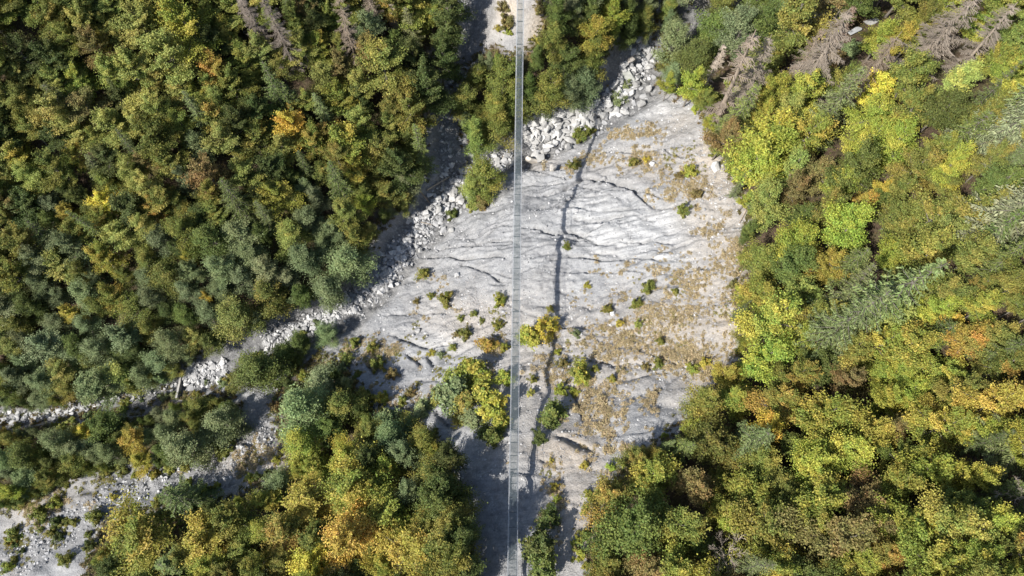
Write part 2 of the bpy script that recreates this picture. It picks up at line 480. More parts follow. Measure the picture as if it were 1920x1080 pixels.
gzD = Z.reshape(gx.shape)
def ground(x, y):
    """height of the finished ground sheet"""
    x, y = np.asarray(x, float), np.asarray(y, float)
    i = np.clip(np.searchsorted(XS, x) - 1, 0, len(XS) - 2); j = np.clip(np.searchsorted(YS, y) - 1, 0, len(YS) - 2)
    a = np.clip((x - XS[i]) / (XS[i + 1] - XS[i]), 0, 1); b = np.clip((y - YS[j]) / (YS[j + 1] - YS[j]), 0, 1)
    return (gzD[j, i] * (1 - a) + gzD[j, i + 1] * a) * (1 - b) + (gzD[j + 1, i] * (1 - a) + gzD[j + 1, i + 1] * a) * b
def hit_ground(px, py):
    p = hit(px, py)
    r = ray(px, py)
    for _ in range(8):
        z = ground(p[..., 0], p[..., 1])
        z = p[..., 2] + 0.6 * (z - p[..., 2])
        t = (z - CAMZ) / r[..., 2]
        p = np.stack([r[..., 0] * t, r[..., 1] * t, z], -1)
    p[..., 2] = ground(p[..., 0], p[..., 1])
    return p

# earth (pale beige soil) and dry grass cover as facts about the ground
def blobs(lst):
    v = np.zeros(len(PIX))
    for (x, y, rx, ry, w) in lst:
        v = np.maximum(v, w * np.exp(-(((PIX[:, 0] - x) / rx) ** 2 + ((PIX[:, 1] - y) / ry) ** 2)))
    return v
earth = blobs([(1360,400,80,130,1),(1380,560,90,130,1),(1330,300,40,50,.9),(1250,600,150,60,.8),(1150,650,160,70,.8),(1330,690,80,70,.9),(1040,700,120,90,.75),(1080,860,90,60,.9),(1080,960,60,120,.8),
               (900,600,110,45,.7),(1270,230,60,60,.5),(1220,300,120,35,.7),(1000,300,40,22,.9),(470,860,90,40,.7),(60,920,120,40,.5),(950,40,60,40,.4),(1020,60,40,60,1),(955,20,30,30,.9),(1640,30,80,30,.7),(1400,620,50,80,.8)])
dryness = np.clip(blobs([(1290,520,80,35,.8),(1240,600,100,45,.8),(1190,650,100,40,.8),(1270,660,80,40,.8),(1310,690,45,35,1),(1130,780,40,45,.9),(1215,760,14,34,.9),(1200,300,80,25,.7),(1285,340,50,50,.8),(1190,250,60,12,.8),(1050,690,35,60,.6),(1045,930,18,70,.8),(1360,520,40,120,.6),(700,660,60,40,.6),(480,850,60,30,.8),(60,940,90,30,.7),(780,740,60,30,.5)]) + (fbm(X / 2.5, Y / 2.5, 3, 91) - .5) * .9, 0, 1) * scar
wash = np.clip(blobs([(1190,430,130,55,1),(1130,400,80,40,.7),(830,640,60,22,.7),(1260,480,60,25,.8),(1240,200,60,40,.6)]) + (fbm(X / 4, Y / 4, 3, 81) - .5) * .5, 0, 1) * scar
earth = np.clip(1.2 * earth + (fbm(X / 6, Y / 6, 4, 51) - 0.5) * 0.55, 0, 1) * (1 - 0.5 * marl)

m, nt, N, L, P = new_mat('marl_ground')
A = lambda n: node(nt, 'ShaderNodeAttribute', attribute_type='GEOMETRY', attribute_name=n).outputs['Fac']
pos = node(nt, 'ShaderNodeNewGeometry').outputs['Position']
n1 = noise(nt, 0.35, 6, 0.6, pos); n2 = noise(nt, 2.5, 6, 0.65, pos); n3 = noise(nt, 5.0, 5, 0.75, pos)
mp = node(nt, 'ShaderNodeMapping'); mp.inputs['Scale'].default_value = (0.16, 1.0, 0.3); mp.inputs['Rotation'].default_value = (0, 0, math.radians(-7)); L.new(pos, mp.inputs['Vector'])
n4 = noise(nt, 1.3, 6, 0.65, mp.outputs[0], 0.6)
grey = mix_col(nt, ramp(nt, n1, 0.35, 0.65), (0.298, 0.300, 0.306), (0.425, 0.427, 0.432))
grey = mix_col(nt, math_node(nt, 'MULTIPLY', ramp(nt, n4, 0.42, 0.75), 0.6), grey, (0.56, 0.555, 0.55))
grey = mix_col(nt, math_node(nt, 'MULTIPLY', ramp(nt, n4, 0.46, 0.30), 0.45), grey, (0.20, 0.207, 0.22))
mp2 = node(nt, 'ShaderNodeMapping'); mp2.inputs['Rotation'].default_value = (0, 0, math.radians(-35)); mp2.inputs['Scale'].default_value = (0.12, 1.0, 0.2); L.new(pos, mp2.inputs['Vector'])
n5 = noise(nt, 1.6, 6, 0.7, mp2.outputs[0], 0.8)
grey = mix_col(nt, math_node(nt, 'MULTIPLY', A('wash'), 0.85), grey, mix_col(nt, ramp(nt, n5, 0.40, 0.60), (0.40, 0.405, 0.41), (0.84, 0.835, 0.82)))
soil = mix_col(nt, ramp(nt, n2, 0.3, 0.7), (0.47, 0.385, 0.295), (0.68, 0.585, 0.47))
c = mix_col(nt, math_node(nt, 'MULTIPLY', A('earth'), 0.92), grey, soil)
c = mix_col(nt, math_node(nt, 'MULTIPLY', A('bed'), 0.8), c, mix_col(nt, ramp(nt, n2, 0.3, 0.7), (0.085, 0.085, 0.088), (0.26, 0.257, 0.25)))  # bed floor painted darker to stand for shadowed gaps between stones
n6 = noise(nt, 1.7, 3, 0.7, pos)
c = mix_col(nt, math_node(nt, 'MULTIPLY', ramp(nt, n6, 0.55, 0.66), 0.35), c, (0.60, 0.595, 0.585))
c = mix_col(nt, math_node(nt, 'MULTIPLY', ramp(nt, n6, 0.45, 0.34), 0.45), c, (0.19, 0.19, 0.195))
c = mix_col(nt, math_node(nt, 'MULTIPLY', math_node(nt, 'MULTIPLY', A('dry'), ramp(nt, n2, 0.45, 0.60)), 0.28), c, (0.50, 0.41, 0.26))
c = mix_col(nt, math_node(nt, 'MULTIPLY', A('crack'), 0.3), c, (0.17, 0.175, 0.185))  # shadow inside the carved rills, painted into the ground colour
c = mix_col(nt, math_node(nt, 'MULTIPLY', ramp(nt, n3, 0.56, 0.72), 0.6), c, (0.66, 0.65, 0.635))
c = mix_col(nt, math_node(nt, 'MULTIPLY', ramp(nt, n3, 0.44, 0.28), 0.65), c, (0.18, 0.178, 0.175))
litter = mix_col(nt, ramp(nt, n2, 0.35, 0.65), (0.075, 0.052, 0.035), (0.16, 0.115, 0.08))
litter = mix_col(nt, math_node(nt, 'MULTIPLY', ramp(nt, n1, 0.45, 0.6), 0.6), litter, (0.075, 0.085, 0.03))
c = mix_col(nt, 1.0, c, (0.775, 0.78, 0.785), 'MULTIPLY')
c = mix_col(nt, A('forest'), c, mix_col(nt, 1.0, litter, (0.8, 0.8, 0.8), 'MULTIPLY'))
L.new(c, P.inputs['Base Color'])
P.inputs['Roughness'].default_value = 0.92
P.inputs['Specular IOR Level'].default_value = 0.12
bp = node(nt, 'ShaderNodeBump'); bp.inputs['Strength'].default_value = 0.85; bp.inputs['Distance'].default_value = 0.20
h = math_node(nt, 'ADD', math_node(nt, 'MULTIPLY', n3, 0.7), n2)
L.new(h, bp.inputs['Height']); L.new(bp.outputs[0], P.inputs['Normal'])
M_GROUND = m

ny, nx = gx.shape
ii = np.arange(ny * nx).reshape(ny, nx)
quads = np.stack([ii[:-1, :-1], ii[:-1, 1:], ii[1:, 1:], ii[1:, :-1]], -1).reshape(-1, 4)
gm = mesh_from('ground', np.stack([X, Y, Z], -1), quads, 4, M_GROUND,
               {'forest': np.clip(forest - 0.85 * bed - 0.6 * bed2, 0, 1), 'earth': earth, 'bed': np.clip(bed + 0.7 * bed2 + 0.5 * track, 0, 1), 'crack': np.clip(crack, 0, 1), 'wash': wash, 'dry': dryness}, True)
tag(link('ground', gm), 'steep gorge floor of grey eroded marl and dark forest soil', kind='structure')

# ------------------------------------------------------------------ footbridge
BR_LOW, BR_MID, BR_K = 18.0, 48.0, 0.0047
def bz(y): return BR_LOW + BR_K * (y - BR_MID) ** 2
def bx(y): return 0.05 + 0.0155 * y
br = link('suspension_bridge', None, loc=(0, 0, 0))
tag(br, 'long narrow steel suspension footbridge with see-through grating deck and cable handrails', 'footbridge')
DW, PITCH = 0.41, 1.9                     # half deck width, bay length
pan, rail_bar = Boxes(), None
for k in range(24):
    x = -DW + 0.02 + k * (2 * DW - 0.04) / 23
    pan.add(x - 0.0016, x + 0.0016, 0.03, PITCH - 0.03, -0.032, 0.0)
for k in range(50):
    y = 0.035 + k * (PITCH - 0.07) / 49
    pan.add(-DW, DW, y - 0.0018, y + 0.0018, -0.0275, -0.0005)
for x in (-DW, DW): pan.add(x - 0.014, x + 0.014, 0.0, PITCH, -0.05, 0.012)
pan.add(-DW, DW, PITCH / 2 - 0.02, PITCH / 2 + 0.02, -0.08, -0.034)
pan_me = pan.mesh('grating_panel', M_STEEL)
bm_ = Boxes(); bm_.add(-0.56, 0.56, -0.055, 0.055, -0.17, -0.056)
beam_me = bm_.mesh('crossbeam', M_BEAM)
def post_mesh(s):
    t = Tubes(6)
    t.add([(s * 0.50, 0, -0.15), (s * 0.55, 0, 0.5), (s * 0.60, 0, 1.2)], [0.02, 0.018, 0.018])
    return t.mesh('hanger', M_CABLE)
posts = {-1: post_mesh(-1), 1: post_mesh(1)}
Y0, NB = -16.15, 69
for k in range(NB):
    y = Y0 + k * PITCH
    slope = math.atan(2 * BR_K * (y + PITCH / 2 - BR_MID))
    o = link('grating_panel', pan_me, br, (bx(y), y, bz(y)))
    o.rotation_euler = (math.atan2(bz(y + PITCH) - bz(y), PITCH), 0, 0)
    o.scale = (1, math.hypot(PITCH, bz(y + PITCH) - bz(y)) / PITCH * 0.995, 1)
    o = link('crossbeam', beam_me, br, (bx(y), y, bz(y)))
    for s in (-1, 1):
        o = link('hanger', posts[s], br, (bx(y), y, bz(y)))
ys = np.arange(Y0 - 1, Y0 + NB * PITCH + 1, 0.6)
for s in (-1, 1):
    for nm, dx, dz, r in (('handrail_cable', 0.60, 1.22, 0.028), ('main_cable', 0.51, -0.19, 0.035)):
        t = Tubes(6)
        t.add(np.stack([bx(ys) + s * dx, ys, bz(ys) + dz], -1), r)
        link(nm, t.mesh(nm, M_CABLE), br)
    t = Tubes(3)                          # side netting: lengthwise wires and slanting mesh wires
    for q in range(1, 9):
        f = q / 9
        t.add(np.stack([bx(ys) + s * (0.50 + 0.10 * f), ys, bz(ys) + 1.2 * f], -1), 0.0025)
    for y in np.arange(Y0, Y0 + NB * PITCH, 0.32):
        for dy in (0.9, -0.9):
            t.add([(bx(y) + s * 0.50, y, bz(y)), (bx(y + dy) + s * 0.60, y + dy, bz(y + dy) + 1.2)], 0.002)
    tag(link('side_netting', t.mesh('side_netting', M_CABLE), br), kind='stuff')

# ------------------------------------------------------------------ plant prototypes
def unit(v): return v / (np.linalg.norm(v, axis=-1, keepdims=True) + 1e-9)
def leaf_mesh(name, Cn, Nm, ln, wd, turn, tint, mat, along=None, rng=RNG):
    """one diamond-shaped blade per entry: centre, normal, length, width"""
    n = len(Cn)
    Nm = unit(Nm)
    r = rng.normal(size=(n, 3)) if along is None else along
    u = unit(r - (r * Nm).sum(-1, keepdims=True) * Nm)
    v = np.cross(Nm, u)
    ln, wd = np.broadcast_to(ln, n)[:, None] / 2, np.broadcast_to(wd, n)[:, None] / 2
    fold = Nm * wd * 0.35
    V = np.stack([Cn - u * ln, Cn + v * wd + fold, Cn + u * ln, Cn - v * wd + fold], 1).reshape(-1, 3)
    return mesh_from(name, V, np.arange(n * 4), 4, mat, {'turn': np.repeat(np.clip(turn, 0, 1), 4), 'tint': np.repeat(tint, 4)})

def broadleaf(seed, H=11.0, R=3.0, limbs=17, leaf=0.30, n_leaf=5200, spray=1.0, turn_bias=0.25, low=0.30, flat=0.5, stretch=0.85):
    """trunk with limbs, and a crown of leaf sprays carried by them"""
    g = np.random.default_rng(seed)
    tr = Tubes(6)
    bend = g.normal(0, 0.25, 2)
    top = np.array([bend[0], bend[1], H * 0.80])
    tr.add([(0, 0, -1.2), (bend[0] * .2, bend[1] * .2, H * .2), (bend[0] * .6, bend[1] * .6, H * .5), top], [0.21, 0.17, 0.12, 0.04])
    lob_c, lob_r, lob_t, lob_d = [], [], [], []
    ax = g.uniform(0.8, 1.2, 2)
    phase = g.uniform(0, 6.28)
    for i in range(limbs):
        t = (i + 0.5) / limbs
        az = i * 2.39996 + g.normal(0, 0.35)
        z0 = H * (low + (0.74 - low) * t)
        el = math.radians(12 + 62 * t ** 1.4 + g.normal(0, 8))
        ln = R * (1.05 - 0.35 * t) * g.uniform(0.72, 1.2) * (1 + 0.16 * math.sin(3 * az + phase))
        d = np.array([math.cos(az) * math.cos(el) * ax[0], math.sin(az) * math.cos(el) * ax[1], math.sin(el)])
        s0 = np.array([bend[0] * z0 / H, bend[1] * z0 / H, z0])
        sag = -0.10 * ln
        pts = [s0 + d * ln * q + np.array([0, 0, sag * q * q]) for q in (0, 0.35, 0.7, 1.0)]
        tr.add(pts, [0.075, 0.05, 0.03, 0.012])
        turn = np.clip(g.beta(1.2, 2.2) + turn_bias - 0.25, 0, 1)
        side = np.cross(d, [0, 0, 1.0]); side /= np.linalg.norm(side) + 1e-6
        for q in np.linspace(0.38, 1.04, 5):
            for sgn in ((0,) if q > 0.95 else (-1, 1)):
                c = s0 + d * ln * q + np.array([0, 0, sag * q * q]) + sgn * side * ln * g.uniform(0.12, 0.34) * (1.15 - q) * 1.5 + g.normal(0, 0.09 * R / 3, 3)
                lob_c.append(c); lob_r.append(ln * g.uniform(0.16, 0.27) * spray); lob_t.append(np.clip(turn + g.normal(0, .14) + .5 * (q - .7), 0, 1)); lob_d.append(unit(d + sgn * side * .6))
                if g.random() < 0.5: tr.add([pts[1], c], [0.025, 0.008])
    lob_c, lob_r, lob_t, lob_d = map(np.array, (lob_c, lob_r, lob_t, lob_d))
    pr = lob_r ** 2 / (lob_r ** 2).sum()
    k = g.choice(len(lob_c), n_leaf, p=pr)
    dirs = unit(g.normal(size=(n_leaf, 3)))
    rad = lob_r[k] * g.random(n_leaf) ** 0.4 * (1.25 - 0.5 * stretch)
    off = dirs * rad[:, None]
    off[:, 2] *= flat
    off += lob_d[k] * (g.normal(0, stretch, n_leaf).clip(-1.8, 1.8) * lob_r[k])[:, None]
    Cn = lob_c[k] + off
    out = unit(Cn - np.array([0, 0, H * 0.5]))
    Nm = unit(0.5 * out + np.array([0, 0, 0.6]) + g.normal(0, 0.55, (n_leaf, 3)))
    sz = leaf * g.uniform(0.65, 1.35, n_leaf)
    crown = leaf_mesh('crown', Cn, Nm, sz, sz * 0.68, lob_t[k] + g.normal(0, 0.13, n_leaf), g.random(n_leaf), M_LEAF, rng=g)
    return tr.mesh('trunk', M_BARK), crown, H, R

def spruce(seed, H=15.0, R=2.6, n_whorl=14):
    g = np.random.default_rng(seed)
    tr = Tubes(6)
    tr.add([(0, 0, -1.2), (0, 0, H * 0.5), (0, 0, H)], [0.22, 0.13, 0.02])
    Cn, Al, Ln, Tn = [], [], [], []
    for w in range(n_whorl):
        t = (w + 0.5) / n_whorl
        z = H * (0.14 + 0.85 * t)
        L = R * (1 - t) ** 0.8 * 1.02 + 0.25
        for b in range(6 if t < .8 else 5):
            az = b * 6.283 / 6 + w * 0.9 + g.normal(0, 0.16)
            l = L * g.uniform(0.5, 1.2)
            slope = 0.35 * t - 0.30 + g.normal(0, .08)
            d = np.array([math.cos(az), math.sin(az), slope])
            side = np.array([-math.sin(az), math.cos(az), 0])
            tr.add([(0, 0, z), d * l * .6 + [0, 0, z - .05 * l], d * l + [0, 0, z - .02 * l]], [0.035, 0.02, 0.006])
            for q in np.linspace(0.15, 1.0, max(4, int(l / 0.21))):
                p = d * l * q + np.array([0, 0, z - 0.10 * l * math.sin(q * 3.0)])
                tl = (0.30 + 0.24 * l * (1 - q)) * g.uniform(.8, 1.2)
                for sg in (-1, 1):
                    a = unit(d * 0.75 + side * sg * 0.8 + np.array([0, 0, -0.25]))
                    for r_ in (0.3, 0.8):
                        Cn.append(p + a * tl * r_); Al.append(a + g.normal(0, .15, 3)); Ln.append(tl * 0.85); Tn.append(q)
    Cn, Al, Ln, Tn = np.array(Cn), np.array(Al), np.array(Ln), np.array(Tn)
    n = len(Cn)
    Nm = np.array([0, 0, 1.0]) + g.normal(0, 0.5, (n, 3))
    crown = leaf_mesh('crown', Cn, Nm, Ln, 0.15 * g.uniform(.7, 1.2, n), Tn * 0.55 + g.normal(0, .12, n), g.random(n), M_NEEDLE, along=Al, rng=g)
    return tr.mesh('trunk', M_BARK), crown, H, R

def dead_spruce(seed, H=15.0, R=2.4, n_whorl=24, bare=0.0):
    g = np.random.default_rng(seed)
    tr = Tubes(6)
    tr.add([(0, 0, -1.2), (0, 0, H * 0.5), (0, 0, H)], [0.20, 0.12, 0.025])
    bt = Tubes(3)
    for w in range(n_whorl):
        t = (w + 0.5) / n_whorl
        if g.random() < bare: continue
        z = H * (0.10 + 0.86 * t)
        L = R * (1 - t) ** 0.62 + 0.18
        for b in range(6):
            if g.random() < 0.12 + bare * .5: continue
            az = b * 6.283 / 6 + w * 0.8 + g.normal(0, 0.2)
            l = L * g.uniform(0.35, 1.15)
            d = np.array([math.cos(az), math.sin(az), 0.30 * t - 0.24])
            side = np.array([-math.sin(az), math.cos(az), 0])
            f = lambda q: d * l * q + np.array([0, 0, z - 0.16 * l * math.sin(q * 2.4) + .14 * l * max(0, q - .7)])
            tn = g.random()
            bt.add([f(0), f(.5), f(1)], [0.038, 0.026, 0.012], tn)
            for q in np.linspace(0.22, 0.97, max(5, int(l / 0.13))):
                tl = (0.26 + 0.24 * l * (1 - q)) * g.uniform(.6, 1.3)
                for sg in (-1, 1):
                    a = unit(d * 0.65 + side * sg * g.uniform(.5, 1.0) + np.array([0, 0, -0.45 + g.normal(0, .2)]))
                    p = f(q)
                    bt.add([p, p + a * tl], [0.026, 0.015], g.random())
    return tr.mesh('trunk', M_DEADWOOD), bt.mesh('branches', M_DEADWOOD), H, R

def bare_tree(seed, H=8.0, R=2.6):
    g = np.random.default_rng(seed)
    tr, bt = Tubes(6), Tubes(4)
    tr.add([(0, 0, -1), (0.1, 0, H * .4), (0.2, 0.1, H * .8)], [0.16, .12, .04])
    def grow(p, d, l, r, dep):
        e = p + d * l
        m_ = p + d * l * .5 + g.normal(0, .05 * l, 3)
        bt.add([p, m_, e], [r, r * .75, r * .5])
        if dep == 0: return
        for _ in range(4):
            grow(p + d * l * g.uniform(.45, 1), unit(d + g.normal(0, .55, 3) + [0, 0, .12]), l * g.uniform(.45, .65), r * .5, dep - 1)
    for i in range(11):
        az = i * 2.4
        el = .35 + .9 * i / 11
        grow(np.array([.1, .05, H * (.4 + .36 * i / 11)]), np.array([math.cos(az) * math.cos(el), math.sin(az) * math.cos(el), math.sin(el)]), R * g.uniform(.5, .75), 0.05, 3)
    return tr.mesh('trunk', M_DEADWOOD), bt.mesh('branches', M_DEADWOOD), H, R

def shrub(seed, R=1.0, n_leaf=1700, leaf=0.15):
    """several stems from the ground and a low dome of leaf sprays"""
    g = np.random.default_rng(seed)
    tr = Tubes(4)
    cs, rs, ts = [], [], []
    n = 12 + seed % 5
    lop = g.uniform(0, 6.28)
    for i in range(n):
        az, t = i * 2.4 + g.normal(0, .4), (i + .5) / n
        d = np.array([math.cos(az) * (1 - t * .7), math.sin(az) * (1 - t * .7), 0.3 + 0.8 * t])
        l = R * g.uniform(.65, 1.1) * (1 + .2 * math.cos(az - lop))
        tr.add([(0, 0, -.25), d * l * .5, d * l], [.022, .015, .006])
        u = g.beta(1.3, 2.2)
        for q in (.45, .75, 1.0):
            cs.append(d * l * q + g.normal(0, .05, 3)); rs.append(R * g.uniform(.16, .32) * (1.25 - .45 * q)); ts.append(u)
    cs, rs, ts = map(np.array, (cs, rs, ts))
    k = g.integers(0, len(cs), n_leaf)
    off = unit(g.normal(size=(n_leaf, 3))) * (rs[k] * g.random(n_leaf) ** .4)[:, None]
    Cn = cs[k] + off
    Cn[:, 2] = np.maximum(Cn[:, 2], 0.03)
    Nm = unit(Cn * [1, 1, 1.1] + g.normal(0, .5, (n_leaf, 3)) * R)
    sz = leaf * g.uniform(.6, 1.3, n_leaf)
    crown = leaf_mesh('crown', Cn, Nm, sz, sz * .55, ts[k] + g.normal(0, .14, n_leaf), g.random(n_leaf), M_LEAF, rng=g)
    return tr.mesh('trunk', M_BARK), crown, R * 1.2, R

BEECH = [broadleaf(100 + i, H=10 + (i % 4) * 1.1, R=3.0, limbs=15 + i % 5, leaf=0.215, n_leaf=13000, turn_bias=0.15 + 0.05 * (i % 4)) for i in range(14)]
WILLOW = [broadleaf(200 + i, H=8.2 + (i % 3) * .8, R=2.8, limbs=19 + i % 4, leaf=0.175, n_leaf=12500, spray=1.15, turn_bias=0.08, low=0.18, flat=0.8, stretch=0.5) for i in range(10)]
YOUNG = [broadleaf(250 + i, H=9, R=3.0, limbs=9 + i % 3, leaf=0.46, n_leaf=2300, spray=.95, turn_bias=.3, low=.12, flat=.7, stretch=.6) for i in range(6)]
SPRUCE = [spruce(300 + i, H=14 + i % 3, R=2.6 + .15 * (i % 2)) for i in range(5)]
DEAD = [dead_spruce(400 + i, bare=(.06, .12, .2, .04, .15, .1)[i], n_whorl=20 + i) for i in range(6)]
SNAG = [dead_spruce(450 + i, H=12, R=0.8, n_whorl=16, bare=.35) for i in range(2)]
BARE = [bare_tree(470), bare_tree(471, H=7, R=2.2)]
SHRUB = [shrub(500 + i, n_leaf=(2600, 1700, 3000)[i % 3]) for i in range(12)]

# colour words: sunlit colour in the photograph -> leaf albedo
K_LEAF = 1.18
COLS = {
 'olive green': ((106, 119, 46), (150, 138, 50)), 'pale green': ((130, 143, 64), (166, 158, 68)), 'dark green': ((78, 94, 42), (98, 104, 46)),
 'grey-green': ((116, 131, 84), (130, 138, 88)), 'yellow-green': ((132, 148, 42), (172, 162, 44)), 'golden yellow': ((150, 148, 46), (180, 158, 46)),
 'orange': ((160, 144, 46), (194, 142, 42)), 'russet brown': ((122, 116, 62), (142, 116, 62)), 'bright yellow': ((176, 170, 38), (206, 170, 34)),
 'deep green': ((92, 108, 46), (112, 120, 48)), 'silvery green': ((126, 134, 90), (138, 140, 96)), 'dull green': ((102, 114, 62), (118, 124, 72)),
 'rust and green': ((112, 122, 46), (168, 138, 48)), 'gold and green': ((120, 137, 44), (174, 158, 46)),
}
def set_color(o, cname, g):
    a, b = COLS[cname]
    j = np.exp(g.normal(0, 0.10)) * np.exp(g.normal(0, 0.045, 3))
    o.color = (*(float(v) for v in np.clip(lin(a) * K_LEAF * j, 0, .8)), 1.0)
    o['autumn'] = [float(v) for v in np.clip(lin(b) * K_LEAF * j, 0, .8)]

TREES = []       # dicts: obj, species, color, zone, scale, pos
GR = np.random.default_rng(11)
def plant(proto, name, xy, sx, sz, cname, parts=('trunk', 'crown'), sink=0.0, lean=0.05):
    z = float(ground(*xy))
    r = link(name, None, loc=(float(xy[0]), float(xy[1]), z - sink))
    r.rotation_euler = (GR.normal(0, lean), GR.normal(0, lean), GR.uniform(0, 6.283))
    r.scale = (sx, sx * GR.uniform(.9, 1.1), sz)
    a = link(parts[0], proto[0], r)
    b = link(parts[1], proto[1], r)
    if parts[1] == 'branches': b['kind'] = 'stuff'
    if cname:
        set_color(b, cname, GR)
    return r

FRAME_PAD = 90
def crown_xy(px, py, H):
    """ground point of a tree of height H whose crown shows at the pixel"""
    return hit(px, py, H * 0.72)
placed = []      # (px, py, r) of crowns already set
def tree_at(px, py, r_px, kind, cname, zone, sz=None):
    proto = {'beech': BEECH, 'willow': WILLOW, 'spruce': SPRUCE}[kind]
    if zone == 'scar': proto = YOUNG
    pr = proto[int(GR.integers(len(proto)))]
    p = crown_xy(np.float64(px), np.float64(py), 8.0)
    _, d = project(p)
    R = r_px * float(d) / FOC
    sx = R / pr[3] * 1.06
    H = np.clip(pr[2] * (0.35 + 0.65 * sx) * GR.uniform(.78, 1.22), 2.0, 19) if sz is None else sz
    p = crown_xy(np.float64(px), np.float64(py), H)
    nm = 'maple' if kind == 'beech' and cname in ('orange', 'rust and green', 'golden yellow', 'bright yellow', 'gold and green') else ('green_broadleaf' if kind == 'beech' and cname in ('dark green', 'deep green', 'pale green', 'grey-green') else kind)  # same broadleaf models; tree name assigned from leaf colour alone
    o = plant(pr, nm + '_tree', p[:2], sx, H / pr[2], cname)
    placed.append((px, py, r_px))
    TREES.append(dict(o=o, kind=kind, col=cname, zone=zone, R=R, H=float(H), p=(float(p[0]), float(p[1])), px=(px, py)))
    return o

# ------------------------------------------------------------------ conifers that show their whole length: tip pixel, base pixel
def tall(protos, name, tip, base, wid, parts, zone, cname=None, oc=None, label=None, group=None, cat='tree'):
    b = hit_ground(np.float64(base[0]), np.float64(base[1]))
    hs = np.linspace(2, 26, 97)
    q, _ = project(np.stack([np.full(97, b[0]), np.full(97, b[1]), b[2] + hs], -1))
    H = float(hs[np.argmin(((q - np.array(tip)) ** 2).sum(-1))])
    pr = protos[int(GR.integers(len(protos)))]
    o = plant(pr, name, b[:2], wid / pr[3], H / pr[2], cname, parts, lean=0.03)
    if oc is not None:
        for c in o.children: c.color = (*oc, 1)
    if label: tag(o, label, cat, group)
    TREES.append(dict(o=o, kind=name, col=cname, zone=zone, R=wid, H=H, p=(float(b[0]), float(b[1])), px=tip, done=bool(label)))
    return o
BR = ('trunk', 'branches')
LAND = []
def dead(tip, base, wid, label, oc=(1, 1, 1), protos=None):
    o = tall(protos or DEAD, 'dead_spruce', tip, base, wid * 1.6, BR, 'right', None, oc, label)
    LAND.append((o, label)); return o
dead((1842, -20), (1690, 150), 3.0, 'broad bare dead spruce with dense brown-grey twigs above the wooded slope')
dead((1892, -6), (1782, 150), 2.3, 'thinner dead spruce with gaps between its branches, beside the broadest dead spruce', protos=DEAD[2:3])
dead((1642, 22), (1490, 190), 2.8, 'bare dead spruce leaning over rocks beside a small yellow maple')
dead((1704, 66), (1585, 200), 2.2, 'brown dead spruce half hidden behind the small yellow maple', (.9, .85, .8))
dead((1555, 60), (1480, 160), 1.7, 'brown dead spruce between the leaning one and the reddish one', (.95, .88, .82))
dead((1597, 10), (1560, 75), 1.6, 'short stubby dead spruce in front of pale rocks', (1.1, .95, .9))
dead((1458, 60), (1385, 215), 2.4, 'grey-brown dead spruce with drooping twigs beside a slender bare snag')
dead((1424, 36), (1335, 245), 1.6, 'slender dead spruce with a bare white tip and twigs low down', (.95, .92, .9), SNAG)
dead((1524, 30), (1465, 110), 1.5, 'small reddish dead spruce standing among green trees', (1.35, 1.0, .85))
dead((1366, 88), (1340, 130), 0.7, 'bare pale snag pole beside the thicket of the torrent', (1.4, 1.4, 1.4), SNAG[:1])
dead((1344, 108), (1322, 165), 0.6, 'thin pale snag leaning at the top edge of the scar', (1.4, 1.4, 1.4), SNAG[1:])
dead((412, -14), (512, 112), 1.8, 'dark grey dead spruce at the edge of a shaded forest gap', (.72, .72, .75))
dead((488, -16), (562, 142), 1.9, 'grey dead spruce with hanging twigs reaching into a dark gap', (.82, .82, .85))
dead((464, -10), (486, 80), 1.0, 'thin grey dead spruce between two thicker dead spruces', (.8, .8, .82), SNAG)
dead((626, -30), (672, 128), 1.9, 'pale brown dead spruce beside a big olive tree over the gully', (1.05, 1.0, .95))
dead((682, -40), (706, 58), 1.5, 'short grey-brown dead spruce at the rim of the shaded gully', (.95, .92, .9))
dead((737, 0), (745, 65), 0.7, 'thin pale dead snag in the shade of the gully wood', (1.1, 1.1, 1.1), SNAG)
def live(tip, base, wid, cname, label):
    o = tall(SPRUCE, 'spruce_tree', tip, base, wid * 1.3, ('trunk', 'crown'), 'right', cname, None, label)
    LAND.append((o, label)); return o
live((1748, 450), (1545, 622), 3.2, 'dull green', 'tall grey-green spruce with pale trunk showing, on the wooded slope above the scar')
live((1690, 545), (1500, 660), 2.6, 'dull green', 'grey-green spruce standing below the tallest spruce of the slope')
live((1648, 138), (1520, 260), 2.5, 'dull green', 'grey-green spruce between bright yellow-green beeches and the dead spruces')
live((1960, 170), (1840, 290), 3.3, 'silvery green', 'broad silvery spruce at the top of the wooded slope')
live((1965, 330), (1830, 460), 3.4, 'silvery green', 'broad silvery spruce hung with pale cones')
live((1800, 610), (1720, 640), 2.2, 'dark green', 'dark green spruce sunk between golden beeches')
live((1440, 800), (1380, 850), 2.2, 'dull green', 'soft grey-green spruce near the lower edge of the scar')
live((1950, 840), (1880, 850), 2.6, 'dull green', 'grey-green spruce beside a black gap in the canopy')
live((290, 965), (380, 945), 3.2, 'dark green', 'dark wide-spreading spruce beside the gravel gully')
live((300, 1100), (350, 1060), 2.6, 'dark green', 'dark spruce below the wide-spreading spruce of the gully')
live((800, 130), (820, 210), 1.6, 'deep green', 'small green spruce standing in the shaded side gully')
live((780, 235), (800, 330), 1.9, 'deep green', 'slim green spruce above the boulders of the side gully')
live((620, 300), (650, 380), 2.2, 'dark green', 'dark spruce rising from the shaded wood across the torrent')
live((420, 330), (470, 420), 2.5, 'dark green', 'dark pointed spruce among olive beeches')
live((90, 140), (150, 230), 2.4, 'dark green', 'dark spruce beside a black hollow in the wood')
live((525, 150), (560, 220), 2.1, 'dark green', 'dark spruce beside an orange maple')
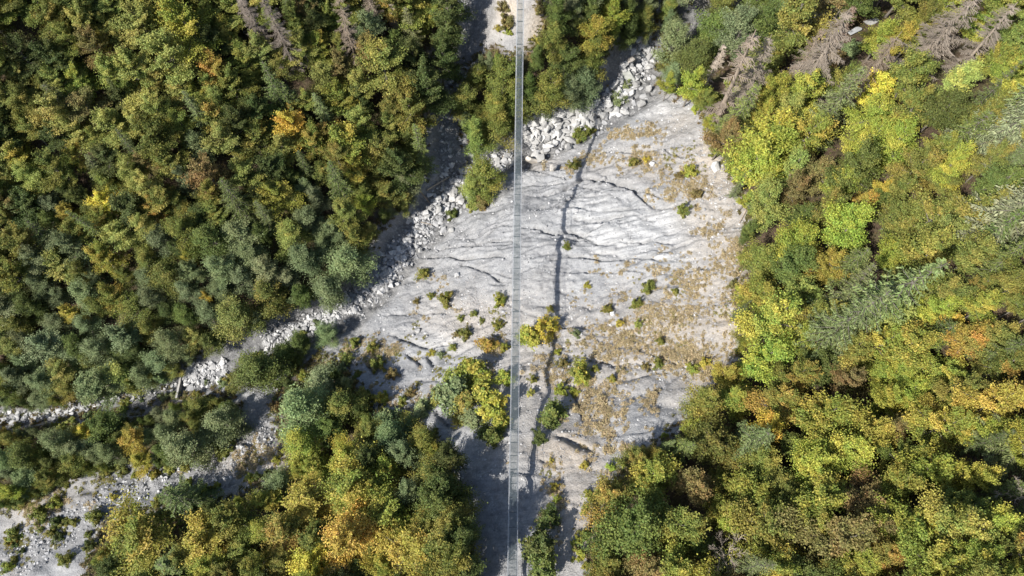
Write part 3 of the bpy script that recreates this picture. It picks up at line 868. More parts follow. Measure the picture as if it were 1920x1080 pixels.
for t in TREES: placed.append((*((np.array(t['px']) * .55 + project(np.array([*t['p'], float(ground(*t['p']))]))[0] * .45)), 26 if t['kind'] == 'spruce_tree' else 20))

# ------------------------------------------------------------------ trees that stand out, one by one: pixel, crown radius, kind, colour, zone
SPOT = [
 (390,110,34,'beech','orange','left'),(548,222,32,'beech','bright yellow','left'),(545,205,18,'beech','orange','left'),(190,372,28,'beech','bright yellow','left'),(160,440,22,'beech','golden yellow','left'),
 (65,345,20,'beech','golden yellow','left'),(20,285,30,'beech','yellow-green','left'),(150,132,34,'beech','gold and green','left'),(195,75,24,'beech','golden yellow','left'),(140,285,24,'beech','gold and green','left'),
 (650,250,46,'beech','gold and green','left'),(640,180,36,'beech','gold and green','left'),(515,350,38,'beech','golden yellow','left'),(380,550,14,'beech','bright yellow','left'),(350,485,16,'beech','golden yellow','left'),
 (128,580,22,'beech','golden yellow','left'),(270,290,22,'beech','russet brown','left'),(210,560,30,'beech','rust and green','left'),(120,395,22,'beech','golden yellow','left'),(395,215,34,'beech','rust and green','left'),
 (480,190,30,'beech','dark green','left'),(240,115,44,'beech','pale green','left'),(350,30,50,'beech','yellow-green','left'),(260,30,46,'beech','pale green','left'),(715,110,52,'beech','olive green','left'),
 (430,150,36,'beech','olive green','left'),(480,270,38,'beech','olive green','left'),(150,185,36,'beech','russet brown','left'),(90,90,36,'beech','dark green','left'),(30,100,34,'beech','dark green','left'),
 (300,80,44,'beech','pale green','left'),(330,150,40,'beech','pale green','left'),(200,220,38,'beech','pale green','left'),(677,370,26,'willow','yellow-green','left'),(640,480,52,'willow','grey-green','left'),(610,530,40,'willow','grey-green','left'),(500,540,46,'willow','olive green','left'),(430,585,50,'willow','pale green','left'),
 (770,250,30,'willow','deep green','left'),(760,330,32,'willow','grey-green','left'),(820,165,26,'willow','deep green','left'),
 (905,320,40,'willow','olive green','torrent'),(880,345,24,'willow','pale green','torrent'),(875,180,34,'willow','olive green','top'),(930,230,40,'willow','olive green','top'),(890,240,34,'willow','pale green','top'),
 (940,140,40,'willow','olive green','top'),(1105,130,44,'willow','grey-green','top'),(1060,100,38,'willow','deep green','top'),(1030,150,40,'willow','olive green','top'),(1110,40,34,'beech','yellow-green','top'),
 (1150,20,30,'beech','yellow-green','top'),(1040,50,32,'willow','olive green','top'),(1075,150,30,'willow','grey-green','top'),(1010,172,28,'willow','deep green','top'),(1268,128,26,'willow','grey-green','right'),
 (1340,40,50,'willow','deep green','right'),(1270,60,40,'willow','grey-green','right'),(1400,30,46,'willow','grey-green','right'),(1450,20,38,'willow','deep green','right'),
 (1450,250,72,'beech','yellow-green','right'),(1420,300,52,'beech','yellow-green','right'),(1395,250,36,'willow','pale green','right'),(1365,240,30,'beech','russet brown','right'),(1440,200,40,'beech','yellow-green','right'),
 (1660,145,46,'beech','bright yellow','right'),(1705,60,34,'beech','golden yellow','right'),(1545,310,40,'beech','russet brown','right'),(1655,350,22,'beech','bright yellow','right'),(1630,375,24,'beech','orange','right'),
 (1600,410,52,'beech','yellow-green','right'),(1550,485,38,'beech','golden yellow','right'),(1500,440,44,'beech','yellow-green','right'),(1730,190,40,'beech','rust and green','right'),(1690,260,44,'beech','yellow-green','right'),
 (1640,260,40,'beech','yellow-green','right'),(1810,300,32,'beech','yellow-green','right'),(1845,530,28,'beech','rust and green','right'),(1830,640,42,'beech','orange','right'),(1790,610,34,'beech','bright yellow','right'),
 (1720,640,54,'beech','gold and green','right'),(1780,690,44,'beech','gold and green','right'),(1760,390,50,'beech','olive green','right'),(1620,300,44,'beech','deep green','right'),(1560,380,34,'beech','olive green','right'),
 (1440,480,44,'beech','olive green','right'),(1430,540,44,'beech','gold and green','right'),(1470,600,50,'beech','gold and green','right'),(1450,380,46,'beech','pale green','right'),
 (1480,760,46,'beech','rust and green','right'),(1560,780,62,'beech','gold and green','right'),(1650,800,48,'beech','golden yellow','right'),(1460,800,34,'beech','bright yellow','right'),(1390,740,40,'beech','gold and green','right'),
 (1330,760,38,'beech','olive green','right'),(1340,830,52,'beech','olive green','right'),(1600,840,54,'beech','yellow-green','right'),(1760,880,56,'beech','yellow-green','right'),(1830,880,40,'beech','golden yellow','right'),
 (1700,790,36,'beech','russet brown','right'),(1780,800,50,'beech','gold and green','right'),(1550,920,56,'beech','gold and green','right'),(1590,1010,64,'beech','russet brown','right'),(1720,980,60,'beech','gold and green','right'),
 (1820,990,56,'beech','olive green','right'),(1450,980,56,'beech','olive green','right'),(1420,920,50,'beech','gold and green','right'),(1190,1000,60,'beech','deep green','right'),(1150,930,44,'beech','rust and green','right'),
 (1230,900,52,'beech','gold and green','right'),(1280,980,54,'beech','olive green','right'),(1130,1040,40,'beech','rust and green','right'),(1310,900,44,'beech','russet brown','right'),(1890,750,50,'beech','golden yellow','right'),
 (1880,620,40,'beech','olive green','right'),(1900,980,44,'beech','yellow-green','right'),(1360,700,30,'beech','golden yellow','right'),(1200,860,34,'beech','rust and green','right'),
 (230,1010,66,'beech','gold and green','low'),(375,1010,50,'beech','golden yellow','low'),(430,975,46,'beech','olive green','low'),(570,945,56,'beech','golden yellow','low'),(540,1000,46,'beech','rust and green','low'),
 (650,900,56,'beech','gold and green','low'),(720,960,62,'beech','gold and green','low'),(650,1000,52,'beech','golden yellow','low'),(590,1050,46,'beech','bright yellow','low'),(760,1040,56,'beech','golden yellow','low'),
 (560,770,60,'willow','grey-green','low'),(600,720,48,'willow','grey-green','low'),(640,760,44,'willow','olive green','low'),(515,905,34,'willow','grey-green','low'),(640,850,34,'beech','yellow-green','low'),
 (805,890,42,'willow','olive green','low'),(790,820,36,'willow','olive green','low'),(730,810,38,'willow','grey-green','low'),(860,1040,34,'willow','pale green','low'),(800,980,40,'beech','olive green','low'),(700,850,34,'beech','dark green','low'),
 (480,685,50,'willow','deep green','strip'),(530,660,34,'willow','deep green','strip'),(560,640,26,'willow','deep green','strip'),(610,622,24,'willow','grey-green','strip'),(445,700,30,'willow','deep green','strip'),
 (335,835,48,'willow','grey-green','strip'),(400,785,40,'willow','grey-green','strip'),(370,760,32,'willow','olive green','strip'),(240,835,26,'beech','golden yellow','strip'),(255,860,22,'beech','golden yellow','strip'),
 (150,805,24,'beech','bright yellow','strip'),(190,800,38,'willow','deep green','strip'),(100,830,34,'willow','grey-green','strip'),(40,850,36,'willow','deep green','strip'),(130,870,28,'willow','olive green','strip'),(20,920,20,'beech','yellow-green','strip'),
]
# trees standing alone or nearly alone on the scar, with their own words
LONE = [
 (993,627,27,'beech','yellow-green','small yellow-green tree half under the footbridge on the scar',4.2),(1021,613,23,'beech','bright yellow','small golden-yellow tree just beside the footbridge on the scar',4.0),
 (885,690,34,'beech','gold and green','green and gold tree in the clump beside the footbridge',6.5),(845,735,36,'willow','grey-green','grey-green willow at the edge of the clump beside the footbridge',5.5),
 (870,755,30,'willow','olive green','olive willow in the clump beside the footbridge',5.0),(925,762,32,'beech','yellow-green','bright green-yellow tree under the edge of the footbridge',6.0),
 (918,815,26,'willow','deep green','small dark green tree at the rim of the big shadow by the footbridge',4.5),(915,645,18,'beech','orange','small orange tree on the stony scar beside the footbridge',3.0),
 (1035,775,30,'willow','deep green','rounded deep green bush-like tree beside the footbridge shadow',4.0),(1092,700,22,'willow','yellow-green','yellow-green bushy tree on the grassy part of the scar',3.4),
 (1085,690,16,'willow','pale green','small pale green bushy tree on the grassy part of the scar',2.6),(820,740,22,'willow','olive green','small olive willow on the open grey marl',3.0),
 (855,705,26,'willow','pale green','pale willow at the top of the clump beside the footbridge',4.0),(905,725,28,'beech','gold and green','gold-green tree in the middle of the clump beside the footbridge',5.5),(890,785,22,'willow','grey-green','small grey willow under the clump beside the footbridge',3.2),
 (945,705,18,'willow','yellow-green','small yellow-green willow squeezed against the footbridge',3.2),(790,765,22,'willow','grey-green','low grey willow on the marl at the edge of the low wood',3.0),(760,790,24,'willow','olive green','low olive willow above the big forest shadow',3.4),(720,780,22,'willow','grey-green','grey willow sapling between marl cracks and the low wood',3.0),(940,790,20,'beech','yellow-green','bright sapling touching the footbridge rail',3.6),
 (1015,1020,34,'willow','dark green','dark green tree in the big shadow beside the footbridge',5.5),(1030,970,22,'willow','dark green','dark green tree above a pale bare rib beside the footbridge',3.2),
 (1020,1070,32,'beech','deep green','green tree at the low end of the scar beside the footbridge',5.5),
]
for (x, y, r, k, c, lab, H) in LONE:
    o = tree_at(x, y, r, k, c, 'scar', H)
    tag(o, lab, 'tree'); TREES[-1]['done'] = True
    if 'footbridge on the scar' in lab: LAND.append((o, lab))
for (x, y, r, c, H) in [(830,905,34,'dark green',14),(845,960,36,'olive green',14),(810,930,38,'deep green',16),(850,1010,34,'dark green',13),(820,1010,40,'olive green',15),(860,1075,38,'dark green',13),(835,860,28,'dark green',13),
                        (835,1080,40,'olive green',18)]:
    tree_at(x, y, r, 'beech', c, 'low', H)
for (x, y, r, c, H) in [(835,40,30,'dark green',17),(820,95,30,'dark green',17),(790,150,34,'dark green',18),(770,190,32,'olive green',18),(835,-20,34,'dark green',18),(770,100,30,'dark green',17),(745,300,30,'dark green',15),(720,260,30,'olive green',16)]:
    tree_at(x, y, r, 'beech', c, 'left', H)
for (x, y, r, k, c, z) in SPOT: tree_at(x, y, r * .86, k, c, z)

# ------------------------------------------------------------------ closed canopy between them
PAL = {
 'leftup': [('olive green', .34), ('pale green', .32), ('dark green', .09), ('deep green', .08), ('russet brown', .07), ('gold and green', .06), ('rust and green', .04), ('grey-green', .03)],
 'leftlow': [('grey-green', .52), ('olive green', .20), ('deep green', .14), ('dark green', .06), ('pale green', .08)],
 'top': [('olive green', .45), ('grey-green', .25), ('deep green', .3)],
 'rightup': [('yellow-green', .24), ('olive green', .28), ('deep green', .16), ('pale green', .12), ('russet brown', .07), ('gold and green', .13)],
 'rightlow': [('olive green', .28), ('gold and green', .22), ('yellow-green', .14), ('russet brown', .10), ('deep green', .13), ('rust and green', .13)],
 'low': [('olive green', .28), ('gold and green', .22), ('dark green', .18), ('grey-green', .14), ('yellow-green', .10), ('deep green', .08)],
 'strip': [('grey-green', .40), ('deep green', .30), ('olive green', .30)],
}
def pick(pal):
    n, w = zip(*PAL[pal]); w = np.array(w) / sum(w)
    return n[int(GR.choice(len(n), p=w))]
GAPS = [(25, 60, 42), (830, 250, 26), (1640, 880, 26), (1880, 905, 34), (1640, 690, 16), (1600, 770, 10), (300, 1005, 26), (560, 130, 26), (700, 130, 10),
        (1620, 50, 26), (1690, 20, 22), (1760, 90, 14), (1560, 90, 12), (1385, 140, 16), (520, 470, 14), (1370, 1040, 30), (330, 1010, 14)]
def fill(poly, rmin, rmax, rules, zone, tries=9000, over=0.66, lo=(-95, -110), hi=(1985, 1145)):
    poly_a = np.array(poly, float)
    a = np.maximum(poly_a.min(0), lo); b = np.minimum(poly_a.max(0), hi)
    Q = np.stack([GR.uniform(a[0], b[0], tries), GR.uniform(a[1], b[1], tries)], -1)
    Q = Q[inside(Q, poly)]
    edge, _ = seg_dist(Q, list(poly) + [poly[0]])
    for (x, y), e in zip(Q, edge):
        r = GR.uniform(rmin, rmax)
        if e < r * 0.9: r = max(rmin * .5, e * 1.1)
        if e < r * 0.7: continue
        if any((x - gx_) ** 2 + (y - gy_) ** 2 < (r * .6 + gr_) ** 2 for gx_, gy_, gr_ in GAPS): continue
        pa = np.array(placed)
        d2 = (pa[:, 0] - x) ** 2 + (pa[:, 1] - y) ** 2
        if (d2 < ((pa[:, 2] + r) * over) ** 2).any(): continue
        pal, kinds = rules(x, y)
        k = kinds[int(GR.integers(len(kinds)))]
        c = pick(pal)
        if k == 'spruce': c = ('dark green', 'deep green', 'dull green')[int(GR.integers(3))]
        tree_at(x, y, r * (0.85 if k == 'spruce' else 1), k, c, zone)
def rule_left(x, y):
    s = y + 0.18 * x - GR.normal(0, 60)
    return ('leftlow', ['willow'] * 5 + ['beech']) if s > 470 else ('leftup', ['beech'] * 8 + ['spruce', 'willow'])
def rule_right(x, y):
    if y < 110 and x < 1500: return ('top', ['willow'])
    return ('rightup' if y + GR.normal(0, 50) < 620 else 'rightlow', ['beech'] * 6 + ['spruce'])
fill(FOREST_LEFT, 19, 35, rule_left, 'left')
fill(FOREST_TOP, 18, 32, lambda x, y: ('top', ['willow']), 'top', 2500)
fill(FOREST_RIGHT, 26, 48, rule_right, 'right', over=0.70)
fill(FOREST_LOW, 23, 41, lambda x, y: ('low', ['beech'] * 3 + ['willow']), 'low', 5000)
fill(STRIP_A, 13, 26, lambda x, y: ('strip', ['willow']), 'strip', 1500)
fill(STRIP_B, 14, 27, lambda x, y: ('strip', ['willow'] * 4 + ['beech']), 'strip', 1500)
bt_ = plant(BARE[0], 'bare_tree', hit(np.float64(1370), np.float64(1040), 6)[:2], 1.0, 1.0, None, BR)
for c in bt_.children: c.color = (1.5, 1.5, 1.55, 1)
tag(bt_, 'leafless pale grey tree with star-shaped branches among golden beeches', 'tree')
bt2 = plant(BARE[1], 'bare_tree', hit(np.float64(1925), np.float64(925), 5)[:2], 1.0, 1.0, None, BR)
for c in bt2.children: c.color = (1.7, 1.7, 1.7, 1)
tag(bt2, 'leafless white tree standing in a black canopy gap', 'tree')
LAND += [(bt_, bt_['label']), (bt2, bt2['label'])]

# ------------------------------------------------------------------ labels of the canopy trees
ZONE = {'left': 'in the dense wood across the torrent from the scar', 'top': 'in the thicket between bridge and torrent boulders', 'right': 'on the wooded slope above the scar',
        'low': 'in the wood between gravel gully and footbridge', 'strip': 'between the torrent and the gravel gully', 'torrent': 'growing among torrent boulders beside the bridge', 'scar': 'on the scar'}
ZSHORT = {'left': 'across the torrent', 'top': 'below the bridge', 'right': 'above the scar', 'low': 'by the gravel gully',
          'strip': 'between torrent and gully', 'torrent': 'among torrent boulders', 'scar': 'on the scar'}
CW = lambda c: c.replace(' and ', '-').replace(' brown', '').replace('golden yellow', 'golden')
KIND = {'beech': 'broadleaf tree', 'willow': 'willow', 'spruce': 'spruce'}
for t in TREES:
    if t.get('done'): continue
    sel = [q for q in TREES if q['kind'] == t['kind'] and q['col'] == t['col'] and q['zone'] == t['zone'] and not q.get('done')]
    size = ''
    if len(sel) >= 4:
        rk = sorted(q['R'] for q in sel)
        size = 'small ' if t['R'] <= rk[len(rk) // 3] else ('large ' if t['R'] >= rk[-len(rk) // 3] else 'medium-sized ')
    nb = sorted((q for q in TREES if q is not t and q['col']), key=lambda q: (q['p'][0] - t['p'][0]) ** 2 + (q['p'][1] - t['p'][1]) ** 2)[:2]
    n1, n2 = sorted(q['col'] for q in nb)
    by = f'between two {CW(n1)} trees' if n1 == n2 else f'between {CW(n1)} and {CW(n2)} trees'
    t['lab'] = f"{size}{CW(t['col'])} {KIND[t['kind']]} {by} {ZSHORT[t['zone']]}"
_n = {}
for t in TREES:
    if not t.get('done'): _n[t['lab']] = _n.get(t['lab'], 0) + 1
for t in TREES:
    if t.get('done') or _n[t['lab']] < 2: continue
    nb = sorted((q for q in TREES if q is not t and q['col']), key=lambda q: (q['p'][0] - t['p'][0]) ** 2 + (q['p'][1] - t['p'][1]) ** 2)
    near = []
    for q in nb[:7]:
        if CW(q['col']) not in near and len(near) < 3: near.append(CW(q['col']))
    if len(near) < 3: continue
    new = f"{t['lab'].split(' between ')[0]} among {near[0]}, {near[1]} and {near[2]} trees {ZSHORT[t['zone']]}"
    if len(new.split()) <= 16: t['lab'] = new
SHORT = {}
for o, lab in LAND:
    w = lab.split(' with ')[0].split(' at ')[0].split(' in ')[0].split(' on ')[0].split(' beside ')[0].split(' hung')[0].split(' above')[0].split(' standing')[0].split(' rising')[0].split(' leaning')[0].split(' half')[0].split(' just')[0].split(' below')[0].split(' between')[0].split(' sunk')[0].split(' among')[0].split(' near')[0]
    SHORT[o.name] = w
counts = {}
for w in SHORT.values(): counts[w] = counts.get(w, 0) + 1
used = set()
for o, lab in LAND:
    if counts[SHORT[o.name]] > 1: continue
    x, y = o.location.x, o.location.y
    cand = sorted((q for q in TREES if not q.get('done') and 'near' not in q), key=lambda q: (q['p'][0] - x) ** 2 + (q['p'][1] - y) ** 2)[:4]
    seen = set()
    for q in cand:
        key = (q['col'], q['kind'])
        if key in seen or math.hypot(q['p'][0] - x, q['p'][1] - y) > 9: continue
        seen.add(key)
        q['near'] = True
        q['lab'] = f"{q['col']} {KIND[q['kind']]} right next to the {SHORT[o.name]}".replace('right next', 'directly next')
for t in TREES:
    if t.get('done'): continue
    tag(t['o'], t['lab'], 'tree', None if t.get('near') else f"{t['col']} {KIND[t['kind']]}s {ZONE[t['zone']]}")

# ------------------------------------------------------------------ shrubs on the scar
SHRUBS = [  # pixel, radius, colour, label
 (1012,20,14,'russet brown','brown brush above the shadow of the bridge end'),(1000,110,13,'russet brown','tan brush under the rail of the far span'),(1030,45,14,'russet brown','russet brush at the edge of the thicket by the far span'),(945,15,14,'russet brown','russet brush on the shaded gravel by the far span'),(1008,75,11,'golden yellow','straw-coloured brush under the far span'),
 (1560,110,22,'russet brown','brown brush below the short stubby dead spruce'),(1590,95,20,'grey-green','grey-green brush under the pale outcrop rocks'),(1665,70,22,'olive green','olive brush beside the small yellow maple and rocks'),
 (1400,130,20,'pale green','pale brush between the dead spruces and the torrent'),(1375,165,20,'gold and green','yellowish brush at the foot of the slender dead spruces'),(1345,190,18,'olive green','olive brush at the top edge of the scar'),
 (1640,85,20,'russet brown','russet brush under the leaning dead spruce'),(1755,60,20,'dark green','dark brush between the two dead spruces at the slope top'),(1700,35,14,'gold and green','yellow brush beside the white outcrop rock'),
 (835,560,18,'olive green','round olive shrub beside stony ground on the scar'),(937,562,15,'gold and green','yellowish shrub beside the footbridge'),(797,512,15,'olive green','olive shrub with a dry brush pile beside it near the torrent'),
 (875,625,14,'olive green','olive shrub beside a small tan shrub on the stony scar'),(860,625,9,'russet brown','small tan shrub touching an olive shrub'),(933,610,12,'olive green','dull olive shrub on pebbles beside the footbridge'),
 (1216,537,15,'olive green','rounded green shrub casting a clear shadow on the beige soil'),(1192,570,12,'olive green','dense dark olive shrub on the beige soil'),(1077,308,14,'olive green','round green shrub on the footbridge shadow'),
 (1085,253,18,'olive green','spreading green shrub at the foot of the torrent boulders'),(1105,247,12,'olive green','low green shrub at the end of the boulder field'),(1158,190,16,'grey-green','grey-green shrub among the upper torrent boulders'),
 (1172,160,11,'grey-green','small grey-green shrub on a torrent boulder bank'),(850,400,13,'deep green','dark round shrub on a boulder beside the torrent'),(885,385,14,'pale green','pale green shrub beside reddish brush'),
 (903,380,17,'russet brown','reddish-brown dry brush at the foot of the scar'),(1160,606,9,'golden yellow','small orange-yellow shrub beside a white stone'),(1137,580,10,'olive green','small sparse shrub above a white stone'),
 (1195,608,9,'pale green','small pale green shrub with a stick beside it'),(1012,822,16,'dark green','dark shrub at the foot of a pale bare rib'),(1030,578,9,'olive green','small shrub sitting on the footbridge shadow'),
 (1290,320,17,'gold and green','yellow-green shrub with brown base near the upper rim of the scar'),(1278,395,15,'olive green','tall tufted olive shrub at the head of the white washout'),(1210,300,9,'bright yellow','small bright yellow shrub beside a split rock'),
 (1185,305,11,'olive green','small olive shrub in dry grass near the upper rim'),(1270,330,10,'russet brown','brownish shrub in dry grass near the upper rim'),(1305,365,12,'russet brown','rust-coloured brush near the upper rim of the scar'),
 (1265,545,8,'olive green','small green shrub in tan tufts'),(1100,535,8,'golden yellow','small yellow shrub on bare grey ground'),(1062,463,9,'olive green','low flat green shrub on bare grey marl'),
 (700,650,12,'olive green','low olive shrub on the grey marl fan'),(710,680,17,'olive green','spreading olive shrub on the grey marl fan'),(735,700,14,'russet brown','tan-green shrub on the grey marl fan'),
 (690,740,20,'olive green','broad olive shrub at the edge of the low wood'),(720,745,15,'gold and green','yellowish shrub at the edge of the low wood'),(770,735,13,'russet brown','tan dry shrub on the marl below two dark cracks'),
 (755,750,11,'olive green','green shrub below a tan dry shrub on the marl'),(810,660,10,'golden yellow','small yellow shrub beside a crack in the marl'),(828,664,9,'grey-green','small grey-green shrub beside a crack in the marl'),
 (665,640,12,'olive green','grey olive shrub near the torrent end of the marl fan'),(650,670,13,'pale green','pale shrub at the top of the low wood'),(780,565,8,'russet brown','small reddish shrub on the marl near the torrent'),
 (808,555,8,'olive green','tiny olive shrub near the torrent side of the stony patch'),(890,588,9,'olive green','tiny green shrub on the pebble patch'),(865,597,8,'olive green','tiny dull shrub on the pebble patch'),
 (1115,690,9,'olive green','small olive shrub beside a bushy yellow-green tree'),(1150,710,9,'gold and green','small yellowish shrub on the grassy scar'),(1055,680,10,'russet brown','brown shrub beside the footbridge shadow'),
 (1050,730,14,'gold and green','yellow-green shrub above the rounded deep green tree'),(1075,735,12,'gold and green','straw-yellow shrub above the rounded deep green tree'),(1080,625,10,'grey-green','small grey-green shrub on beige soil beside the footbridge shadow'),
 (1235,680,12,'olive green','low olive shrub in the tan grass'),(1210,685,10,'russet brown','low tan shrub in the tan grass'),(1300,690,14,'gold and green','yellow-green shrub in tan grass near the lower rim'),(1320,680,12,'golden yellow','straw shrub near the lower rim'),
 (1240,640,9,'olive green','low green shrub among tufts on beige soil'),(1095,870,9,'golden yellow','straw tuft-like shrub in the hollow low on the scar'),(1035,862,7,'golden yellow','round straw shrub on the pale rib'),
 (1040,910,10,'golden yellow','yellow shrub low on the scar beside the big shadow'),(1045,935,10,'gold and green','yellow-green shrub low on the scar beside the big shadow'),
 (1000,710,10,'olive green','small olive shrub between footbridge and its shadow'),(995,735,9,'pale green','tiny pale shrub between footbridge and its shadow'),(1045,660,8,'yellow-green','tiny yellow-green shrub beside the footbridge shadow'),
 (355,905,12,'yellow-green','yellow-green shrub on the bank of the gravel gully'),(385,915,12,'gold and green','yellowish shrub above the dark spruce of the gully'),(125,1045,16,'olive green','low olive shrub in the open gravel gully'),
 (215,930,9,'golden yellow','yellow shrub on the gravel gully edge'),(185,965,18,'olive green','dull olive shrub at the edge of the gravel gully'),(80,960,20,'olive green','long olive shrub along the gully bank'),(110,940,14,'gold and green','yellow-olive shrub along the gully bank'),
 (25,1015,9,'orange','small orange shrub at the gully mouth'),(30,1000,16,'olive green','olive shrub at the gully mouth'),(470,690,10,'pale green','tiny pale shrub by the check dam'),(850,650,9,'olive green','small olive shrub on pink pebbles'),
 (955,60,9,'yellow-green','small yellow-green shrub on grey gravel beneath the bridge end'),(935,55,7,'golden yellow','tiny yellow shrub on grey gravel beneath the bridge end'),(1020,95,18,'russet brown','brown dry brush under the far bridge span'),(950,45,16,'russet brown','brown brush beside the far bridge span'),
 (945,650,10,'gold and green','yellow shrub under the edge of the footbridge'),(905,600,7,'olive green','tiny dark shrub on the pebble patch'),
]
for (x, y, r, c, lab) in SHRUBS:
    p = hit_ground(np.float64(x), np.float64(y + r * .25))
    _, d = project(p)
    s = 1.2 * r * float(d) / FOC
    o = plant(SHRUB[int(GR.integers(len(SHRUB)))], 'shrub', p[:2], s, s * GR.uniform(.9, 1.2), c, sink=0.02, lean=0.03)
    tag(o, lab, 'shrub')

# low bushes and saplings along the rims of the woods
RIM = {'scar rim of the wooded slope': ([(1300,185),(1335,245),(1375,320),(1405,400),(1395,470),(1385,560),(1400,640),(1385,700),(1315,755),(1265,810),(1175,860),(1115,925),(1095,1000),(1085,1080)], 62, ('olive green', 'russet brown', 'gold and green', 'yellow-green')),
       'marl edge of the low wood': ([(520,770),(530,715),(600,680),(650,690),(690,770),(780,795),(835,835)], 34, ('olive green', 'grey-green', 'russet brown')),
       'banks of the gravel gully': ([(-10,960),(60,930),(130,890),(210,872),(300,885),(410,850),(470,790)], 46, ('olive green', 'gold and green', 'pale green')),
       'wood side of the gravel gully': ([(170,1050),(195,975),(330,925),(480,905),(525,870)], 20, ('olive green', 'dark green', 'gold and green')),
       'open mouth of the gravel gully': ([(0,1070),(60,1010),(120,1000),(160,960)], 12, ('olive green', 'dark green', 'gold and green')),
       'stony bank of the torrent': ([(0,800),(110,795),(215,765),(330,738),(440,712),(600,610)], 26, ('grey-green', 'olive green', 'pale green'))}
for where, (line, n, cc) in RIM.items():
    q = resample(line, 1.0)
    for i in range(n):
        a, b = q[int(GR.integers(len(q)))] + GR.normal(0, 9, 2)
        c = cc[int(GR.integers(len(cc)))]
        p = hit_ground(np.float64(a), np.float64(b))
        _, d = project(p)
        rp = GR.uniform(6, 15)
        sc_ = rp * float(d) / FOC
        o = plant(SHRUB[int(GR.integers(len(SHRUB)))], 'shrub', p[:2], sc_, sc_ * GR.uniform(.7, 1.3), c, sink=.02)
        tag(o, f"{'small' if rp < 10 else 'bushy'} {CW(c)} shrub at the {where}", 'shrub', f'shrubs at the {where}')

# ------------------------------------------------------------------ boulders and stones
def boulder_mesh(seed):
    g = np.random.default_rng(seed)
    b = bmesh.new()
    pts = unit(g.normal(size=(15, 3))) * g.uniform(.72, 1.1, (15, 1)) * g.uniform([.75, .65, .5], [1.1, .95, .8])
    for p in pts: b.verts.new(p)
    bmesh.ops.convex_hull(b, input=b.verts)
    for v in [v for v in b.verts if not v.link_faces]: b.verts.remove(v)
    bmesh.ops.bevel(b, geom=list(b.edges), offset=0.02, segments=1, affect='EDGES')
    me = bpy.data.meshes.new('boulder')
    b.to_mesh(me); b.free()
    me.materials.append(M_ROCK)
    return me
ROCKS = [boulder_mesh(600 + i) for i in range(12)]
GB = np.random.default_rng(23)
def set_boulder(px, py, r_px, label, group=None, bright=1.0, z=0.35):
    p = hit_ground(np.float64(px), np.float64(py))
    _, d = project(p)
    s = r_px * float(d) / FOC
    o = link('boulder', ROCKS[int(GB.integers(len(ROCKS)))], None, (float(p[0]), float(p[1]), float(p[2]) + s * z * GB.uniform(.2, 2.0)))
    o.rotation_euler = (GB.normal(0, .3), GB.normal(0, .3), GB.uniform(0, 6.28))
    o.scale = (s * GB.uniform(.85, 1.2), s * GB.uniform(.8, 1.1), s * GB.uniform(.75, 1.05))
    v = bright * GB.uniform(.68, 1.3)
    o.color = (v, v * .995, v * .98, 1)
    tag(o, label, 'boulder', group)
    return o
NAMED = [(998,303,20,'big cream-coloured boulder touching the footbridge at the torrent',1.25,(1,.93,.84)),(1040,238,12,'flat-topped white boulder casting a black shadow in the boulder field',1.2,None),
 (1070,215,15,'largest white boulder in the boulder field above the bridge',1.2,None),(1178,148,14,'smooth pale green-grey boulder at the head of the boulder field',1.05,(.97,1,.95)),(1180,118,13,'brownish angular boulder at the head of the boulder field',.8,(1,.93,.86)),
 (1172,178,12,'white boulder half hidden by a grey-green shrub',1.2,None),(885,292,13,'tall pale boulder beside the thicket beneath the bridge',1.1,None),(852,362,13,'rounded pale boulder in the middle of the torrent',1.05,None),
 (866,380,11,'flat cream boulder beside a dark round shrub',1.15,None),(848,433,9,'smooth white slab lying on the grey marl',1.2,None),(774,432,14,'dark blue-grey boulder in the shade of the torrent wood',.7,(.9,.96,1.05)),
 (788,470,7,'sharp white stone at the foot of the marl',1.3,None),(856,517,8,'white wedge-shaped rock on the scar beside an olive shrub',1.3,None),(1148,588,7,'small white rock beneath a sparse shrub',1.4,None),
 (783,622,7,'white rock on the marl fan',1.35,None),(1340,316,13,'white split rock at the upper rim of the scar',1.4,None),(1222,308,7,'pale split rock beside a bright yellow shrub',1.2,None),(302,1015,16,'white boulder in the dark gap beside the wide spruce',1.15,None),
 (1035,320,11,'low cream rock beside the big boulder under the bridge',1.2,(1,.95,.88)),(1630,45,15,'pale rock outcrop piece under the dead spruces',.75,None),(1690,14,13,'white outcrop rock by the broad dead spruce',.8,None),(1600,62,14,'blue-white outcrop rock below the short dead spruce',.75,(.95,1,1.04)),
 (775,630,5,'small pale stone beside a grey-olive shrub on the marl fan',1.3,None),(1060,180,9,'grey boulder tucked under the thicket by the torrent',.9,None),(975,240,12,'white boulder beneath the footbridge edge',1.15,None),(1015,262,12,'broad grey-white boulder beside the footbridge',1.05,None)]
for (x, y, r, lab, br_, tn) in NAMED:
    o = set_boulder(x, y, r, lab, None, br_)
    if tn: o.color = tuple(np.array([*o.color[:3]]) * tn) + (1,)

